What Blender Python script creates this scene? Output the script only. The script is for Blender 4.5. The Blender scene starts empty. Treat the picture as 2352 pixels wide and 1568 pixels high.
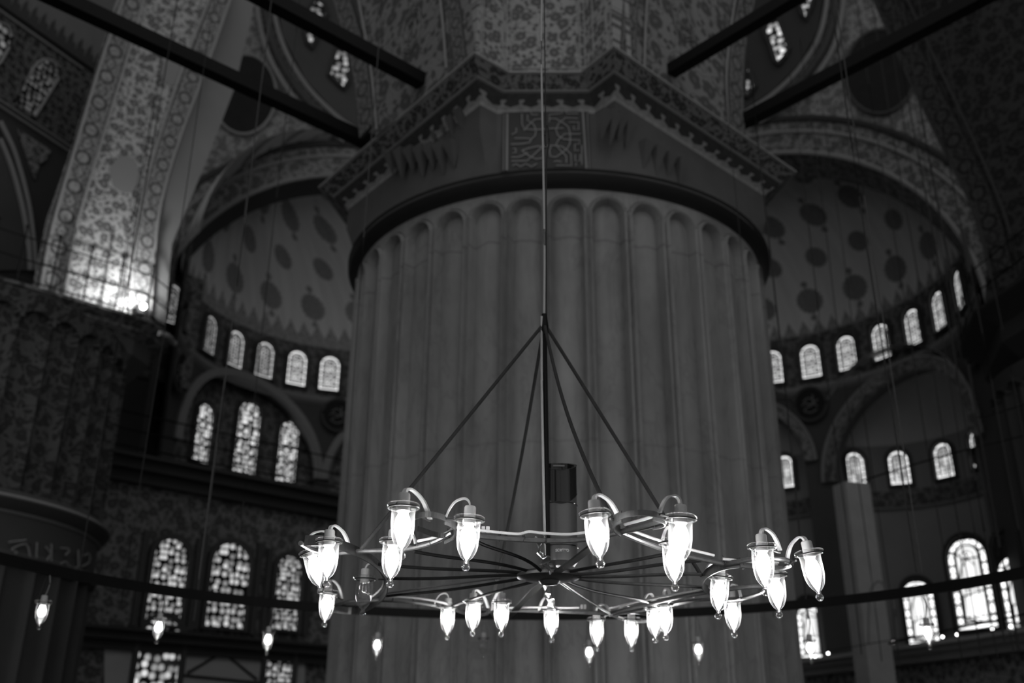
import bpy, bmesh, math, random
from math import sin, cos, tan, pi, radians as R, sqrt, atan2, hypot
from mathutils import Vector, Matrix
random.seed(7)
sc = bpy.context.scene
C = sc.collection

# ------------------------------------------------------------------ camera, world, exposure
TH, ROLL, CZ = R(22.65), R(0.4), 1.6
FPX = 35 / 36 * 2352
cam_d = bpy.data.cameras.new('camera'); cam = bpy.data.objects.new('camera', cam_d); C.objects.link(cam)
cam_d.lens = 35; cam_d.sensor_width = 36; cam_d.clip_start = .1; cam_d.clip_end = 200
cam.matrix_world = Matrix.Translation((0, 0, CZ)) @ Matrix.Rotation(pi / 2 + TH, 4, 'X') @ Matrix.Rotation(ROLL, 4, 'Z')
cam_d.dof.use_dof = True; cam_d.dof.focus_distance = 3.55; cam_d.dof.aperture_fstop = 1.9
sc.camera = cam
sc.view_settings.view_transform = 'Standard'; sc.view_settings.look = 'None'
sc.view_settings.exposure = 0.0; sc.view_settings.gamma = 1.0; sc.view_settings.use_curve_mapping = False
w = bpy.data.worlds.new('hall_light'); sc.world = w; w.use_nodes = True
AMBIENT = 0.31
w.node_tree.nodes['Background'].inputs[0].default_value = (1, 1, 1, 1)
_t = w.node_tree; _g = _t.nodes.new('ShaderNodeTexCoord'); _s = _t.nodes.new('ShaderNodeSeparateXYZ'); _m = _t.nodes.new('ShaderNodeMath'); _m.operation = 'MULTIPLY_ADD'
_t.links.new(_g.outputs['Generated'], _s.inputs[0]); _t.links.new(_s.outputs[0], _m.inputs[0])      # the open hall behind is a little brighter on its right side
_m.inputs[1].default_value = AMBIENT * .2; _m.inputs[2].default_value = AMBIENT; _t.links.new(_m.outputs[0], _t.nodes['Background'].inputs[1])
cy = sc.cycles
cy.use_denoising = True; cy.max_bounces = 6; cy.diffuse_bounces = 2; cy.glossy_bounces = 3
cy.transparent_max_bounces = 14; cy.transmission_bounces = 4; cy.sample_clamp_indirect = 3.0
cy.caustics_reflective = False; cy.caustics_refractive = False
BULB_L, PANE_L, FLOOD_W = 60.0, 1.0, 80.0

# ------------------------------------------------------------------ where a direction of the photograph meets the hall
def ray(x, y):
    u, v = (x - 1176) / FPX, (784 - y) / FPX
    c, s = cos(ROLL), sin(ROLL)
    uu, vv = c * u - s * v, s * u + c * v
    return Vector((uu, cos(TH) - vv * sin(TH), sin(TH) + vv * cos(TH)))
O = Vector((0, 0, CZ))
def at_z(x, y, z):
    r = ray(x, y); return O + r * ((z - CZ) / r.z)
def at_h(x, y, h):
    r = ray(x, y); return O + r * (h / hypot(r.x, r.y))
def at_plane(x, y, p, n):
    r = ray(x, y); return O + r * ((Vector(p) - O).dot(n) / r.dot(n))
def at_cyl(x, y, c, rad):
    d = ray(x, y); a = d.x ** 2 + d.y ** 2; b = -2 * (d.x * c[0] + d.y * c[1]); k = c[0] ** 2 + c[1] ** 2 - rad * rad
    return O + d * ((-b + sqrt(max(0, b * b - 4 * a * k))) / (2 * a))
A_DIR = Vector((sin(R(48)), cos(R(48)), 0))      # one axis of the mosque's plan
B_DIR = Vector((-cos(R(48)), sin(R(48)), 0))     # the other

# ------------------------------------------------------------------ objects
def tag(o, label=None, cat=None, group=None, kind=None):
    if label: o['label'] = label
    if cat: o['category'] = cat
    if group: o['group'] = group
    if kind: o['kind'] = kind
    return o
def empty(name, loc=(0, 0, 0), rz=0):
    o = bpy.data.objects.new(name, None); C.objects.link(o); o.location = loc; o.rotation_euler = (0, 0, rz)
    o.empty_display_size = .1
    return o
def mesh_obj(name, bm, m, parent=None, smooth=True, loc=None):
    me = bpy.data.meshes.new(name); bm.to_mesh(me); bm.free()
    for ms in (m if isinstance(m, (list, tuple)) else [m]): me.materials.append(ms)
    if smooth:
        for p in me.polygons: p.use_smooth = True
        try: me.set_sharp_from_angle(angle=R(35))
        except Exception: pass
    o = bpy.data.objects.new(name, me); C.objects.link(o)
    if parent:
        o.parent = parent
    if loc: o.location = loc
    return o
def copy_tree(o, parent=None):
    c = o.copy(); C.objects.link(c)
    if parent: c.parent = parent
    for ch in list(o.children): copy_tree(ch, c)
    return c
# ------------------------------------------------------------------ mesh builders
def new(): return bmesh.new()
def uvl(bm): return bm.loops.layers.uv.verify()
def grid(bm, fn, us, vs, uvf=None, closed=False, mi=0):
    """surface from fn(u, v); uvf gives the texture coordinates"""
    L = uvl(bm); V = [[bm.verts.new(fn(u, v)) for v in vs] for u in us]
    nu = len(us) if closed else len(us) - 1
    for i in range(nu):
        j = (i + 1) % len(us)
        for k in range(len(vs) - 1):
            try: f = bm.faces.new((V[i][k], V[j][k], V[j][k + 1], V[i][k + 1]))
            except ValueError: continue
            f.material_index = mi
            uj = us[j] if j else us[i] + (us[1] - us[0])
            for lp, (a, b) in zip(f.loops, ((us[i], vs[k]), (uj, vs[k]), (uj, vs[k + 1]), (us[i], vs[k + 1]))):
                lp[L].uv = uvf(a, b) if uvf else (a, b)
    return V
def lin(a, b, n): return [a + (b - a) * i / n for i in range(n + 1)]
def frame(t, prev=None):
    t = t.normalized(); a = prev if prev else Vector((0, 0, 1))
    s = t.cross(a)
    if s.length < 1e-4: s = t.cross(Vector((1, 0, 0)))
    s.normalize(); return s, s.cross(t).normalized()
def tube(bm, pts, r, n=8, closed=False, flat=None, cap=True, up=None):
    """round tube along pts, or a flat bar if flat=(half width, half height)"""
    pts = [Vector(p) for p in pts]; N = len(pts); rings = []; L = uvl(bm)
    prof = [(cos(2 * pi * k / n), sin(2 * pi * k / n)) for k in range(n)] if not flat else [(-1, -1), (1, -1), (1, 1), (-1, 1)]
    n = len(prof); upv = Vector(up) if up else Vector((0, 0, 1))
    for i, p in enumerate(pts):
        if closed: t = pts[(i + 1) % N] - pts[i - 1]
        else: t = pts[min(i + 1, N - 1)] - pts[max(i - 1, 0)]
        s, q = frame(t, upv)
        rr = r[i] if isinstance(r, (list, tuple)) else r
        a, b = flat if flat else (rr, rr)
        rings.append([bm.verts.new(p + s * (x * a) + q * (y * b)) for x, y in prof])
    d = 0
    for i in range(N if closed else N - 1):
        A, B = rings[i], rings[(i + 1) % N]; d2 = d + (pts[(i + 1) % N] - pts[i]).length
        for k in range(n):
            f = bm.faces.new((A[k], A[(k + 1) % n], B[(k + 1) % n], B[k]))
            for lp, uv in zip(f.loops, ((k / n, d), ((k + 1) / n, d), ((k + 1) / n, d2), (k / n, d2))): lp[L].uv = uv
        d = d2
    if not closed and cap:
        bm.faces.new(rings[0][::-1]); bm.faces.new(rings[-1])
def smooth_path(pts, sub=6, closed=False):
    pts = [Vector(p) for p in pts]; N = len(pts); out = []
    for i in range(N if closed else N - 1):
        p0 = pts[i - 1] if (closed or i > 0) else pts[0] * 2 - pts[1]
        p1, p2 = pts[i], pts[(i + 1) % N]
        p3 = pts[(i + 2) % N] if (closed or i + 2 < N) else p2 * 2 - p1
        for k in range(sub):
            t = k / sub
            out.append(.5 * ((2 * p1) + (p2 - p0) * t + (2 * p0 - 5 * p1 + 4 * p2 - p3) * t * t + (3 * p1 - p0 - 3 * p2 + p3) * t ** 3))
    if not closed: out.append(pts[-1])
    return out
def lathe(bm, prof, n=24, c=(0, 0, 0), a0=0, a1=2 * pi, mi=0):
    full = abs(a1 - a0 - 2 * pi) < 1e-6
    us = [a0 + (a1 - a0) * i / n for i in range(n if full else n + 1)]
    dist = [0]
    for p, q in zip(prof, prof[1:]): dist.append(dist[-1] + hypot(p[0] - q[0], p[1] - q[1]))
    rm = max(p[0] for p in prof)
    return grid(bm, lambda a, k: Vector((c[0] + prof[int(k)][0] * cos(a), c[1] + prof[int(k)][0] * sin(a), c[2] + prof[int(k)][1])),
                us, list(range(len(prof))), lambda a, k: (a * rm, dist[int(k)]), closed=full, mi=mi)
def box(bm, c, h, X=Vector((1, 0, 0)), Y=None, Z=Vector((0, 0, 1))):
    X = Vector(X).normalized(); Z = Vector(Z).normalized(); Y = Y or Z.cross(X)
    c = Vector(c); vs = [bm.verts.new(c + X * (sx * h[0]) + Y * (sy * h[1]) + Z * (sz * h[2])) for sz in (-1, 1) for sy in (-1, 1) for sx in (-1, 1)]
    L = uvl(bm)
    for idx in ((0, 2, 3, 1), (4, 5, 7, 6), (0, 1, 5, 4), (2, 6, 7, 3), (0, 4, 6, 2), (1, 3, 7, 5)):
        f = bm.faces.new([vs[i] for i in idx])
        for lp in f.loops:
            d = lp.vert.co - c; lp[L].uv = (d.dot(X) + d.dot(Y), d.dot(Z))
def slab(bm, pts, n, thick, U=None, mi=0):
    """a solid with the outline pts (all in one plane) and the given thickness behind it"""
    L = uvl(bm); n = Vector(n).normalized(); U = U or Vector((0, 0, 1)).cross(n).normalized(); V = n.cross(U)
    F = [bm.verts.new(Vector(p)) for p in pts]; B = [bm.verts.new(Vector(p) - n * thick) for p in pts]
    fs = [bm.faces.new(F), bm.faces.new(B[::-1])]
    for i in range(len(F)):
        j = (i + 1) % len(F); fs.append(bm.faces.new((F[i], B[i], B[j], F[j])))
    for f in fs:
        f.material_index = mi
        for lp in f.loops:
            d = lp.vert.co; lp[L].uv = (d.dot(U) + (d.dot(n) if f is not fs[0] else 0), d.dot(V))
    bmesh.ops.recalc_face_normals(bm, faces=fs)
def offset_poly(P, d):
    """closed 2D polygon pushed outwards by d (counter-clockwise order)"""
    out = []; N = len(P)
    for i in range(N):
        a, b, c = P[i - 1], P[i], P[(i + 1) % N]
        e1 = (b - a).normalized(); e2 = (c - b).normalized()
        n1 = Vector((e1.y, -e1.x)); n2 = Vector((e2.y, -e2.x)); m = (n1 + n2)
        m = m / max(.3, m.dot(n1)); out.append(b + m * d)
    return out
def sweep(bm, P, prof, mi=0, flip=False):
    """profile [(offset, z)] carried round the closed plan polygon P; texture: along, across"""
    L = uvl(bm); rings = [[bm.verts.new((q.x, q.y, z)) for q in offset_poly(P, o)] for o, z in prof]
    N = len(P); vd = [0]
    for a, b in zip(prof, prof[1:]): vd.append(vd[-1] + hypot(a[0] - b[0], a[1] - b[1]))
    ud = [0]
    for i in range(N): ud.append(ud[-1] + (P[(i + 1) % N] - P[i]).length)
    for k in range(len(prof) - 1):
        for i in range(N):
            j = (i + 1) % N
            f = bm.faces.new((rings[k][i], rings[k][j], rings[k + 1][j], rings[k + 1][i])); f.material_index = mi
            for lp, uv in zip(f.loops, ((ud[i], vd[k]), (ud[i + 1], vd[k]), (ud[i + 1], vd[k + 1]), (ud[i], vd[k + 1]))): lp[L].uv = uv
    return rings

# ------------------------------------------------------------------ materials (the photograph is black and white)
class NT:
    def __init__(s, name, rough=.75, spec=.3, metal=0):
        s.m = bpy.data.materials.new(name); s.m.use_nodes = True; s.t = s.m.node_tree; s.b = s.t.nodes['Principled BSDF']
        s.b.inputs['Roughness'].default_value = rough; s.b.inputs['Specular IOR Level'].default_value = spec; s.b.inputs['Metallic'].default_value = metal
    def n(s, typ, **k):
        nd = s.t.nodes.new(typ)
        for a, v in k.items(): setattr(nd, a, v)
        return nd
    def put(s, sock, v):
        if hasattr(v, 'is_output') or isinstance(v, bpy.types.NodeSocket): s.t.links.new(v, sock)
        else: sock.default_value = v
    def ma(s, op, a, b=None, c=None, clamp=False):
        nd = s.n('ShaderNodeMath', operation=op, use_clamp=clamp)
        s.put(nd.inputs[0], a)
        if b is not None: s.put(nd.inputs[1], b)
        if c is not None: s.put(nd.inputs[2], c)
        return nd.outputs[0]
    def uv(s):
        tc = s.n('ShaderNodeTexCoord'); sp = s.n('ShaderNodeSeparateXYZ'); s.t.links.new(tc.outputs['UV'], sp.inputs[0])
        return tc.outputs['UV'], sp.outputs[0], sp.outputs[1]
    def ob(s): return s.n('ShaderNodeTexCoord').outputs['Object']
    def noise(s, vec, scale, detail=3, rough=.5, dist=0):
        nd = s.n('ShaderNodeTexNoise'); s.put(nd.inputs['Vector'], vec); nd.inputs['Scale'].default_value = scale
        nd.inputs['Detail'].default_value = detail; nd.inputs['Roughness'].default_value = rough; nd.inputs['Distortion'].default_value = dist
        return nd.outputs['Fac']
    def vor(s, vec, scale, feature='F1', rnd=1.0, out='Distance'):
        nd = s.n('ShaderNodeTexVoronoi', feature=feature, voronoi_dimensions='2D'); s.put(nd.inputs['Vector'], vec); nd.inputs['Scale'].default_value = scale
        nd.inputs['Randomness'].default_value = rnd; return nd.outputs[out]
    def vec(s, x, y, z=0.0):
        nd = s.n('ShaderNodeCombineXYZ'); s.put(nd.inputs[0], x); s.put(nd.inputs[1], y); s.put(nd.inputs[2], z); return nd.outputs[0]
    def step(s, v, lo, hi):
        nd = s.n('ShaderNodeMapRange'); nd.interpolation_type = 'SMOOTHSTEP'; s.put(nd.inputs[0], v)
        nd.inputs[1].default_value = lo; nd.inputs[2].default_value = hi; nd.inputs[3].default_value = 0; nd.inputs[4].default_value = 1
        return nd.outputs[0]
    def mix(s, f, a, b):
        nd = s.n('ShaderNodeMix', data_type='FLOAT'); s.put(nd.inputs[0], f); s.put(nd.inputs[2], a); s.put(nd.inputs[3], b); return nd.outputs[0]
    def grey(s, v, sock=None):
        c = s.n('ShaderNodeCombineXYZ')
        for i in range(3): s.put(c.inputs[i], v)
        s.t.links.new(c.outputs[0], sock or s.b.inputs['Base Color'])
    def bump(s, h, strength=.3, dist=.02):
        b = s.n('ShaderNodeBump'); b.inputs['Strength'].default_value = strength; b.inputs['Distance'].default_value = dist
        s.t.links.new(h, b.inputs['Height']); s.t.links.new(b.outputs[0], s.b.inputs['Normal'])
def plain(name, g, rough=.7, metal=0, spec=.3, var=0, sc_=3):
    k = NT(name, rough, spec, metal)
    if var: k.grey(k.ma('MULTIPLY', k.ma('ADD', k.ma('MULTIPLY', k.noise(k.ob(), sc_, 5, .6), var), 1 - var / 2), g))
    else: k.b.inputs['Base Color'].default_value = (g, g, g, 1)
    return k.m
def marble(name, g, z_off=0.0):
    k = NT(name, .55, .35); o = k.ob(); sp = k.n('ShaderNodeSeparateXYZ'); k.t.links.new(o, sp.inputs[0]); x, y, z = sp.outputs
    big = k.noise(k.vec(x, y, k.ma('MULTIPLY', z, .35)), 1.1, 6, .62, .6)
    fine = k.noise(k.vec(x, y, k.ma('MULTIPLY', z, .5)), 9, 4, .6)
    vein = k.step(k.ma('ABSOLUTE', k.ma('SUBTRACT', k.noise(k.vec(x, y, k.ma('MULTIPLY', z, .3)), 1.6, 5, .65, 1.2), .5)), 0, .03)
    v = k.ma('MULTIPLY', k.mix(big, .42, 1.5), k.mix(fine, .82, 1.16))
    v = k.ma('MULTIPLY', v, k.mix(vein, .86, 1))
    v = k.ma('MULTIPLY', v, k.mix(k.noise(k.vec(x, y, k.ma('MULTIPLY', z, .06)), 4.5, 3, .6), .72, 1.28))
    for jz in (6.52, 4.36, 2.02):
        wob = k.ma('MULTIPLY', k.ma('SUBTRACT', k.noise(k.vec(x, y, 0), 2.2, 2), .5), .2 if jz > 5 else .03)
        jl = k.step(k.ma('ABSOLUTE', k.ma('SUBTRACT', k.ma('ADD', z, wob), jz)), .006, .022)
        v = k.ma('MULTIPLY', v, k.mix(jl, .75 if jz > 5 else .86, 1))
    k.grey(k.ma('MULTIPLY', v, g)); k.bump(fine, .25, .01)
    return k.m
def floral(name, light, dark, scale=2.0, lines=True, warp=.25):
    """painted arabesque: dark leaves and flowers on a light ground, with curling stems"""
    k = NT(name, .8, .2); uv, u, v = k.uv()
    n1 = k.noise(uv, scale * .8, 2); n2 = k.noise(k.vec(v, u), scale * .8, 2)
    wu = k.ma('ADD', u, k.ma('MULTIPLY', k.ma('SUBTRACT', n1, .5), warp / scale * 2)); wv = k.ma('ADD', v, k.ma('MULTIPLY', k.ma('SUBTRACT', n2, .5), warp / scale * 2))
    wp = k.vec(wu, wv)
    flower = k.step(k.vor(wp, scale, rnd=.75), .26, .34)
    leaf = k.step(k.vor(wp, scale * 2.3, rnd=1), .2, .3)
    stem = k.step(k.ma('ABSOLUTE', k.ma('SUBTRACT', k.noise(wp, scale * 1.6, 1, .4, .8), .5)), .012, .035)
    inner = k.step(k.vor(wp, scale, rnd=.75), .06, .1)
    f = k.ma('MULTIPLY', flower, leaf); f = k.ma('MULTIPLY', f, k.mix(stem, .25, 1)) if lines else f
    f = k.ma('MAXIMUM', f, k.ma('MULTIPLY', k.ma('SUBTRACT', 1, inner), .5))
    dirt = k.mix(k.noise(uv, .45, 4), .75, 1.25)
    k.grey(k.ma('MULTIPLY', k.mix(f, dark, light), dirt)); return k.m
def chain(name, light, dark, width):
    """border of linked medallions; u along, v across (0..width), in metres"""
    k = NT(name, .8, .2); uv, u, v = k.uv()
    per = width * 1.45
    fu = k.ma('MULTIPLY', k.ma('SUBTRACT', k.ma('FRACT', k.ma('DIVIDE', u, per)), .5), per); fv = k.ma('SUBTRACT', k.ma('MODULO', k.ma('ADD', v, width * 8), width), width / 2)
    d = k.ma('SQRT', k.ma('ADD', k.ma('POWER', fu, 2), k.ma('POWER', fv, 2)))
    ringl = k.step(k.ma('ABSOLUTE', k.ma('SUBTRACT', d, width * .3)), width * .04, width * .075)
    link = k.step(k.ma('ABSOLUTE', k.ma('SUBTRACT', k.ma('ABSOLUTE', fv), k.ma('MULTIPLY', k.ma('SUBTRACT', k.ma('ABSOLUTE', fu), width * .3), .55))), width * .03, width * .07)
    inside = k.ma('SUBTRACT', 1, k.step(d, width * .22, width * .25))
    pet = k.step(k.vor(uv, 5 / width, rnd=.8), .3, .42)
    f = k.ma('MULTIPLY', k.ma('MULTIPLY', ringl, k.mix(link, .3, 1)), k.mix(inside, k.mix(pet, .35, .9), k.mix(pet, .6, 1.25)))
    edge = k.step(k.ma('SUBTRACT', width / 2, k.ma('ABSOLUTE', fv)), width * .03, width * .06)
    dirt = k.mix(k.noise(uv, .5, 4), .75, 1.25)
    k.grey(k.ma('MULTIPLY', k.mix(k.ma('MULTIPLY', f, edge), dark, light), dirt)); return k.m
def dome_paint(name, light, dark, lace=1.0, vtop=20.0, cu=2.15, cv=1.75, shift=.5):
    """pale dome with rows of round painted medallions and a fleur-de-lis fringe above the windows"""
    k = NT(name, .85, .15); uv, u, v = k.uv()
    vr = k.ma('ADD', k.ma('SUBTRACT', v, shift), cv * 2); row = k.ma('FLOOR', k.ma('DIVIDE', vr, cv)); odd = k.ma('MODULO', row, 2)
    uu = k.ma('ADD', u, k.ma('MULTIPLY', odd, cu / 2))
    fu = k.ma('MULTIPLY', k.ma('SUBTRACT', k.ma('FRACT', k.ma('DIVIDE', uu, cu)), .5), cu)
    fv = k.ma('MULTIPLY', k.ma('SUBTRACT', k.ma('FRACT', k.ma('DIVIDE', vr, cv)), .5), cv)
    ang = k.ma('ARCTAN2', fu, fv)
    d = k.ma('SQRT', k.ma('ADD', k.ma('POWER', fu, 2), k.ma('POWER', fv, 2)))
    rad = k.ma('ADD', k.mix(odd, .37, .30), k.ma('MULTIPLY', k.ma('SINE', k.ma('MULTIPLY', ang, 16)), .018))
    big = k.step(k.ma('SUBTRACT', d, rad), -.01, .02)
    d2 = k.ma('SQRT', k.ma('ADD', k.ma('POWER', fu, 2), k.ma('POWER', k.ma('SUBTRACT', k.ma('ABSOLUTE', fv), .52), 2)))
    small = k.ma('MAXIMUM', k.step(d2, .08, .11), odd)
    stem = k.step(k.ma('ABSOLUTE', fu), .015, .03); stem = k.ma('MAXIMUM', stem, k.ma('MAXIMUM', odd, k.step(k.ma('ABSOLUTE', fv), .5, .54)))
    fm = k.ma('MULTIPLY', k.ma('MULTIPLY', big, small), stem)
    # fringe: saw-tooth of fleurs
    per = .42; s = k.ma('ABSOLUTE', k.ma('SUBTRACT', k.ma('FRACT', k.ma('DIVIDE', u, per)), .5))
    hgt = k.ma('SUBTRACT', lace, k.ma('MULTIPLY', k.ma('POWER', k.ma('MULTIPLY', s, 2), .8), .45))
    fringe = k.step(k.ma('SUBTRACT', v, hgt), -.02, .03)
    tex = k.step(k.vor(uv, 7, rnd=.9), .25, .4)
    gap = k.ma('MULTIPLY', k.ma('SUBTRACT', 1, fringe), k.ma('MULTIPLY', tex, .25))
    fm = k.ma('MAXIMUM', fm, k.ma('LESS_THAN', v, shift)); out = k.ma('MINIMUM', fm, fringe)
    inner = k.ma('MULTIPLY', k.step(k.vor(uv, 9, rnd=.8), .25, .35), .22)
    val = k.mix(k.ma('MAXIMUM', out, gap), k.ma('ADD', dark, k.ma('MULTIPLY', inner, dark)), light)
    streak = k.mix(k.noise(k.vec(k.ma('MULTIPLY', u, 3), k.ma('MULTIPLY', v, .25)), 1.2, 4), .78, 1.22)
    k.grey(k.ma('MULTIPLY', val, streak)); return k.m
def pane_mat(name, strength, cell=9.0, rnd=.35, border=.13, asp=2.0, lead=.16, seed=0.0):
    """daylit coloured glass in a plaster lattice: u 0..1 across, v 0..asp upwards"""
    k = NT(name, .3, .3); uv, u, v = k.uv()
    eu = k.ma('MINIMUM', u, k.ma('SUBTRACT', 1, u))
    # distance to outline with an arched head
    hv = k.ma('MAXIMUM', k.ma('SUBTRACT', v, asp - .5), 0); rr = k.ma('SQRT', k.ma('ADD', k.ma('POWER', k.ma('SUBTRACT', u, .5), 2), k.ma('POWER', hv, 2)))
    e = k.ma('MINIMUM', k.ma('SUBTRACT', .5, rr), v)
    vec = k.vec(k.ma('ADD', u, seed), k.ma('ADD', v, seed * 3))
    inn = k.vor(vec, cell, feature='DISTANCE_TO_EDGE', rnd=rnd)
    lead_i = k.step(inn, lead * .45, lead * 1.1)
    col = k.vor(vec, cell, rnd=rnd, out='Color'); sp = k.n('ShaderNodeSeparateColor'); k.t.links.new(col, sp.inputs[0])
    tone = k.mix(k.ma('POWER', sp.outputs[0], 1.2), .3, .95)
    seg = k.ma('ABSOLUTE', k.ma('SUBTRACT', k.ma('FRACT', k.ma('MULTIPLY', v, 3.2)), .5))
    lead_b = k.ma('MULTIPLY', k.step(k.ma('SUBTRACT', .5, seg), .05, .14), k.step(e, .01, .03))
    isb = k.ma('LESS_THAN', e, border); barline = k.step(k.ma('ABSOLUTE', k.ma('SUBTRACT', e, border)), .015, .04)
    f = k.mix(isb, k.ma('MULTIPLY', lead_i, tone), k.ma('MULTIPLY', lead_b, 1.15)); f = k.ma('MULTIPLY', f, barline)
    k.b.inputs['Base Color'].default_value = (.02, .02, .02, 1)
    k.b.inputs['Emission Color'].default_value = (1, 1, 1, 1)
    k.t.links.new(k.ma('MULTIPLY', f, strength), k.b.inputs['Emission Strength']); return k.m

def bead_mat(name, s, cell=5.0):
    k = NT(name, .3, .3); uv, u, v = k.uv(); dd = k.vor(uv, cell, rnd=.55); col = k.vor(uv, cell, rnd=.55, out='Color'); sp = k.n('ShaderNodeSeparateColor'); k.t.links.new(col, sp.inputs[0])
    f = k.ma('MULTIPLY', k.ma('SUBTRACT', 1, k.step(dd, .27, .48)), k.mix(sp.outputs[1], .3, 1.2)); k.b.inputs['Base Color'].default_value = (.02, .02, .02, 1)
    k.b.inputs['Emission Color'].default_value = (1, 1, 1, 1); k.t.links.new(k.ma('MULTIPLY', f, s), k.b.inputs['Emission Strength']); return k.m
M = {}
M['marble'] = marble('pillar_marble', .36)
M['stone'] = plain('capital_stone', .17, .7, var=.7, sc_=1.6)
M['dark_ring'] = plain('dark_painted_moulding', .035, .5, var=.3)
M['trim_line'] = plain('pale_painted_line', .42, .6, var=.3)
M['iron'] = plain('blackened_iron', .008, .55, .1, .25, var=.4, sc_=20)
M['rust'] = plain('worn_iron', .12, .35, .8, .5, var=.9, sc_=40)
M['plaster'] = plain('grey_plaster', .34, .85, var=.35, sc_=.8)
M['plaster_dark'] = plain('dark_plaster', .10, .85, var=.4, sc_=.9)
M['masonry_dark'] = plain('dark_masonry', .07, .9, var=.4, sc_=.7)  # one dark grey for outer walls, ledges, frames and mouldings
M['disc'] = plain('calligraphy_roundel_ground', .035, .85, 0, .08, var=.5, sc_=4)
M['gilt'] = plain('faded_gilt_script', .42, .5, .2, var=.2)
M['rope'] = plain('dusty_cable', .05, .8, var=.6, sc_=60)
M['cord'] = plain('white_cord', .62, .55, var=.25, sc_=30)
M['grey_cord'] = plain('grey_cord', .28, .6, var=.2)
M['tin'] = plain('painted_iron_hoop', .14, .38, .55, .5, var=1.0, sc_=45)
M['foil'] = plain('crumpled_foil_strip', .55, .22, .9, .5, var=.6, sc_=50)
M['holder'] = plain('white_ceramic_socket', .55, .45, var=.25, sc_=50)
M['wirering'] = plain('dark_holder_wire', .06, .4, .6, .5)
M['diffuser'] = plain('matt_grey_casing', .15, .33, .35, .6)
M['gloss'] = plain('gloss_black_panel', .02, .12, 0, .6)
M['letter'] = plain('white_print', .9, .6)
M['floral_pier'] = floral('arabesque_painted_pier', .58, .17, 4.2)
M['floral_cap'] = floral('arabesque_painted_cornice', .34, .09, 6.5)
M['floral_up'] = floral('arabesque_painted_vault', .44, .15, 5.0)
M['floral_side'] = floral('arabesque_painted_side_vault', .30, .12, 3.0)
M['floral_small'] = floral('small_leaf_painted_wall', .36, .17, 3.0)
M['floral_dim'] = floral('tile_painted_wall', .26, .10, 3.2)
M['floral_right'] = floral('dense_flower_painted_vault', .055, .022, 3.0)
M['chain_l'] = chain('medallion_border_left', .42, .10, 1.0)
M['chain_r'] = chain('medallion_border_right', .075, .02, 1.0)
M['chain_c'] = chain('medallion_border_centre', .26, .09, 1.0)
M['pale_cable'] = plain('pale_dusty_cable', .11, .7, var=.4, sc_=40)
M['vine'] = floral('vine_relief_flutes', .12, .045, 4.0, True, .8)
M['dome_l'] = dome_paint('painted_dome_left', .90, .34, .75, cu=1.4, cv=1.2, shift=.62)
M['dome_r'] = dome_paint('painted_dome_right', .84, .26, .5, cu=1.4, cv=1.2, shift=.42)
M['niche_p'] = plain('pale_niche_plaster', .6, .85, var=.4, sc_=1.2)
PANES = [pane_mat('lattice_glass_%s' % n, PANE_L * s, c, r_, b_, a_, l_, sd) for n, s, c, r_, b_, a_, l_, sd in (
    ('bright', .95, 5.5, .3, .13, 1.85, .17, 0.0), ('warm', .6, 5.5, .35, .13, 1.85, .2, 1.3), ('dim', .34, 5.0, .5, .13, 1.85, .22, 2.1),
    ('tall', .5, 6.0, .6, .10, 2.6, .3, .7), ('tall_dim', .22, 6.0, .7, .10, 2.9, .33, 3.1), ('honeycomb', 1.1, 4.2, .12, .15, 1.8, .13, .4),
    ('beaded', .85, 8.5, .7, .03, 3.0, .2, 4.0), ('grand', 1.7, 1.3, .5, .17, 2.2, .035, 5.0))]
P_BRIGHT, P_WARM, P_DIM, P_TALL, P_TALLDIM, P_HONEY, P_BEAD, P_GRAND = PANES
P_TALL, P_TALLDIM = bead_mat('blur_dot_glass', .95, 5.2), bead_mat('blur_dot_glass_dim', .6, 6.0)  # lens-blur discs of daylight painted as bright dots into the pane glow

# ------------------------------------------------------------------ main pillar and its capital
PC = Vector((.574, 11.49)); PR = 2.52
def fluted(bm, c, rad, z0, ztop, headz, N, depth, a0=0, a1=2 * pi, per=14, phase=0.0, rolled=False):
    """cylinder with round-headed flutes"""
    sp = 2 * pi / N; hw = sp * rad * .5 * (.95 if rolled else .86)
    na = int(round((a1 - a0) / sp * per)); us = lin(a0, a1, na); full = abs(a1 - a0 - 2 * pi) < 1e-6
    if full: us = us[:-1]
    vs = [z0] + lin(z0 + .4, headz - .05, 8) + lin(headz - .03, headz + hw * 1.15, 36) + [ztop]
    def f(a, z):
        k = (a / sp + phase) % 1 - .5; x = abs(k) * sp * rad
        s = (x if z < headz else hypot(x, z - headz)) / hw
        d = 0
        if rolled:
            if s < .76: d = -.09 + .03 * (1 - (s / .76) ** 2)
            elif s < .80: d = -.09 * (.80 - s) / .04
            elif s < .98: d = .034 * sin((s - .80) / .18 * pi) ** .7
            elif s < 1.06: d = -.02 * sin((s - .98) / .08 * pi)
        elif s < 1: d = -depth * (1 - s ** 3.2) - .034
        elif s < 1.16: d = .028 * sin((s - 1) / .16 * pi)
        q = rad + d
        return Vector((c.x + q * cos(a), c.y + q * sin(a), z))
    grid(bm, f, us, vs, lambda a, z: (a * rad, z), closed=full)
pil = empty('pillar', (0, 0, 0)); tag(pil, 'huge round fluted marble pillar standing in the middle of the hall behind the chandelier', 'pillar', kind='structure')
b = new(); fluted(b, PC, PR, 0, 7.25, 6.79, 37, .11, per=26, phase=-.22, rolled=True); mesh_obj('shaft', b, M['marble'], pil)
b = new(); lathe(b, [(PR - .02, 7.06), (PR + .05, 7.09), (PR + .10, 7.12), (PR + .13, 7.17), (PR + .10, 7.21), (PR + .05, 7.24), (PR - .1, 7.26)], 96, (PC.x, PC.y, 0))
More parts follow.
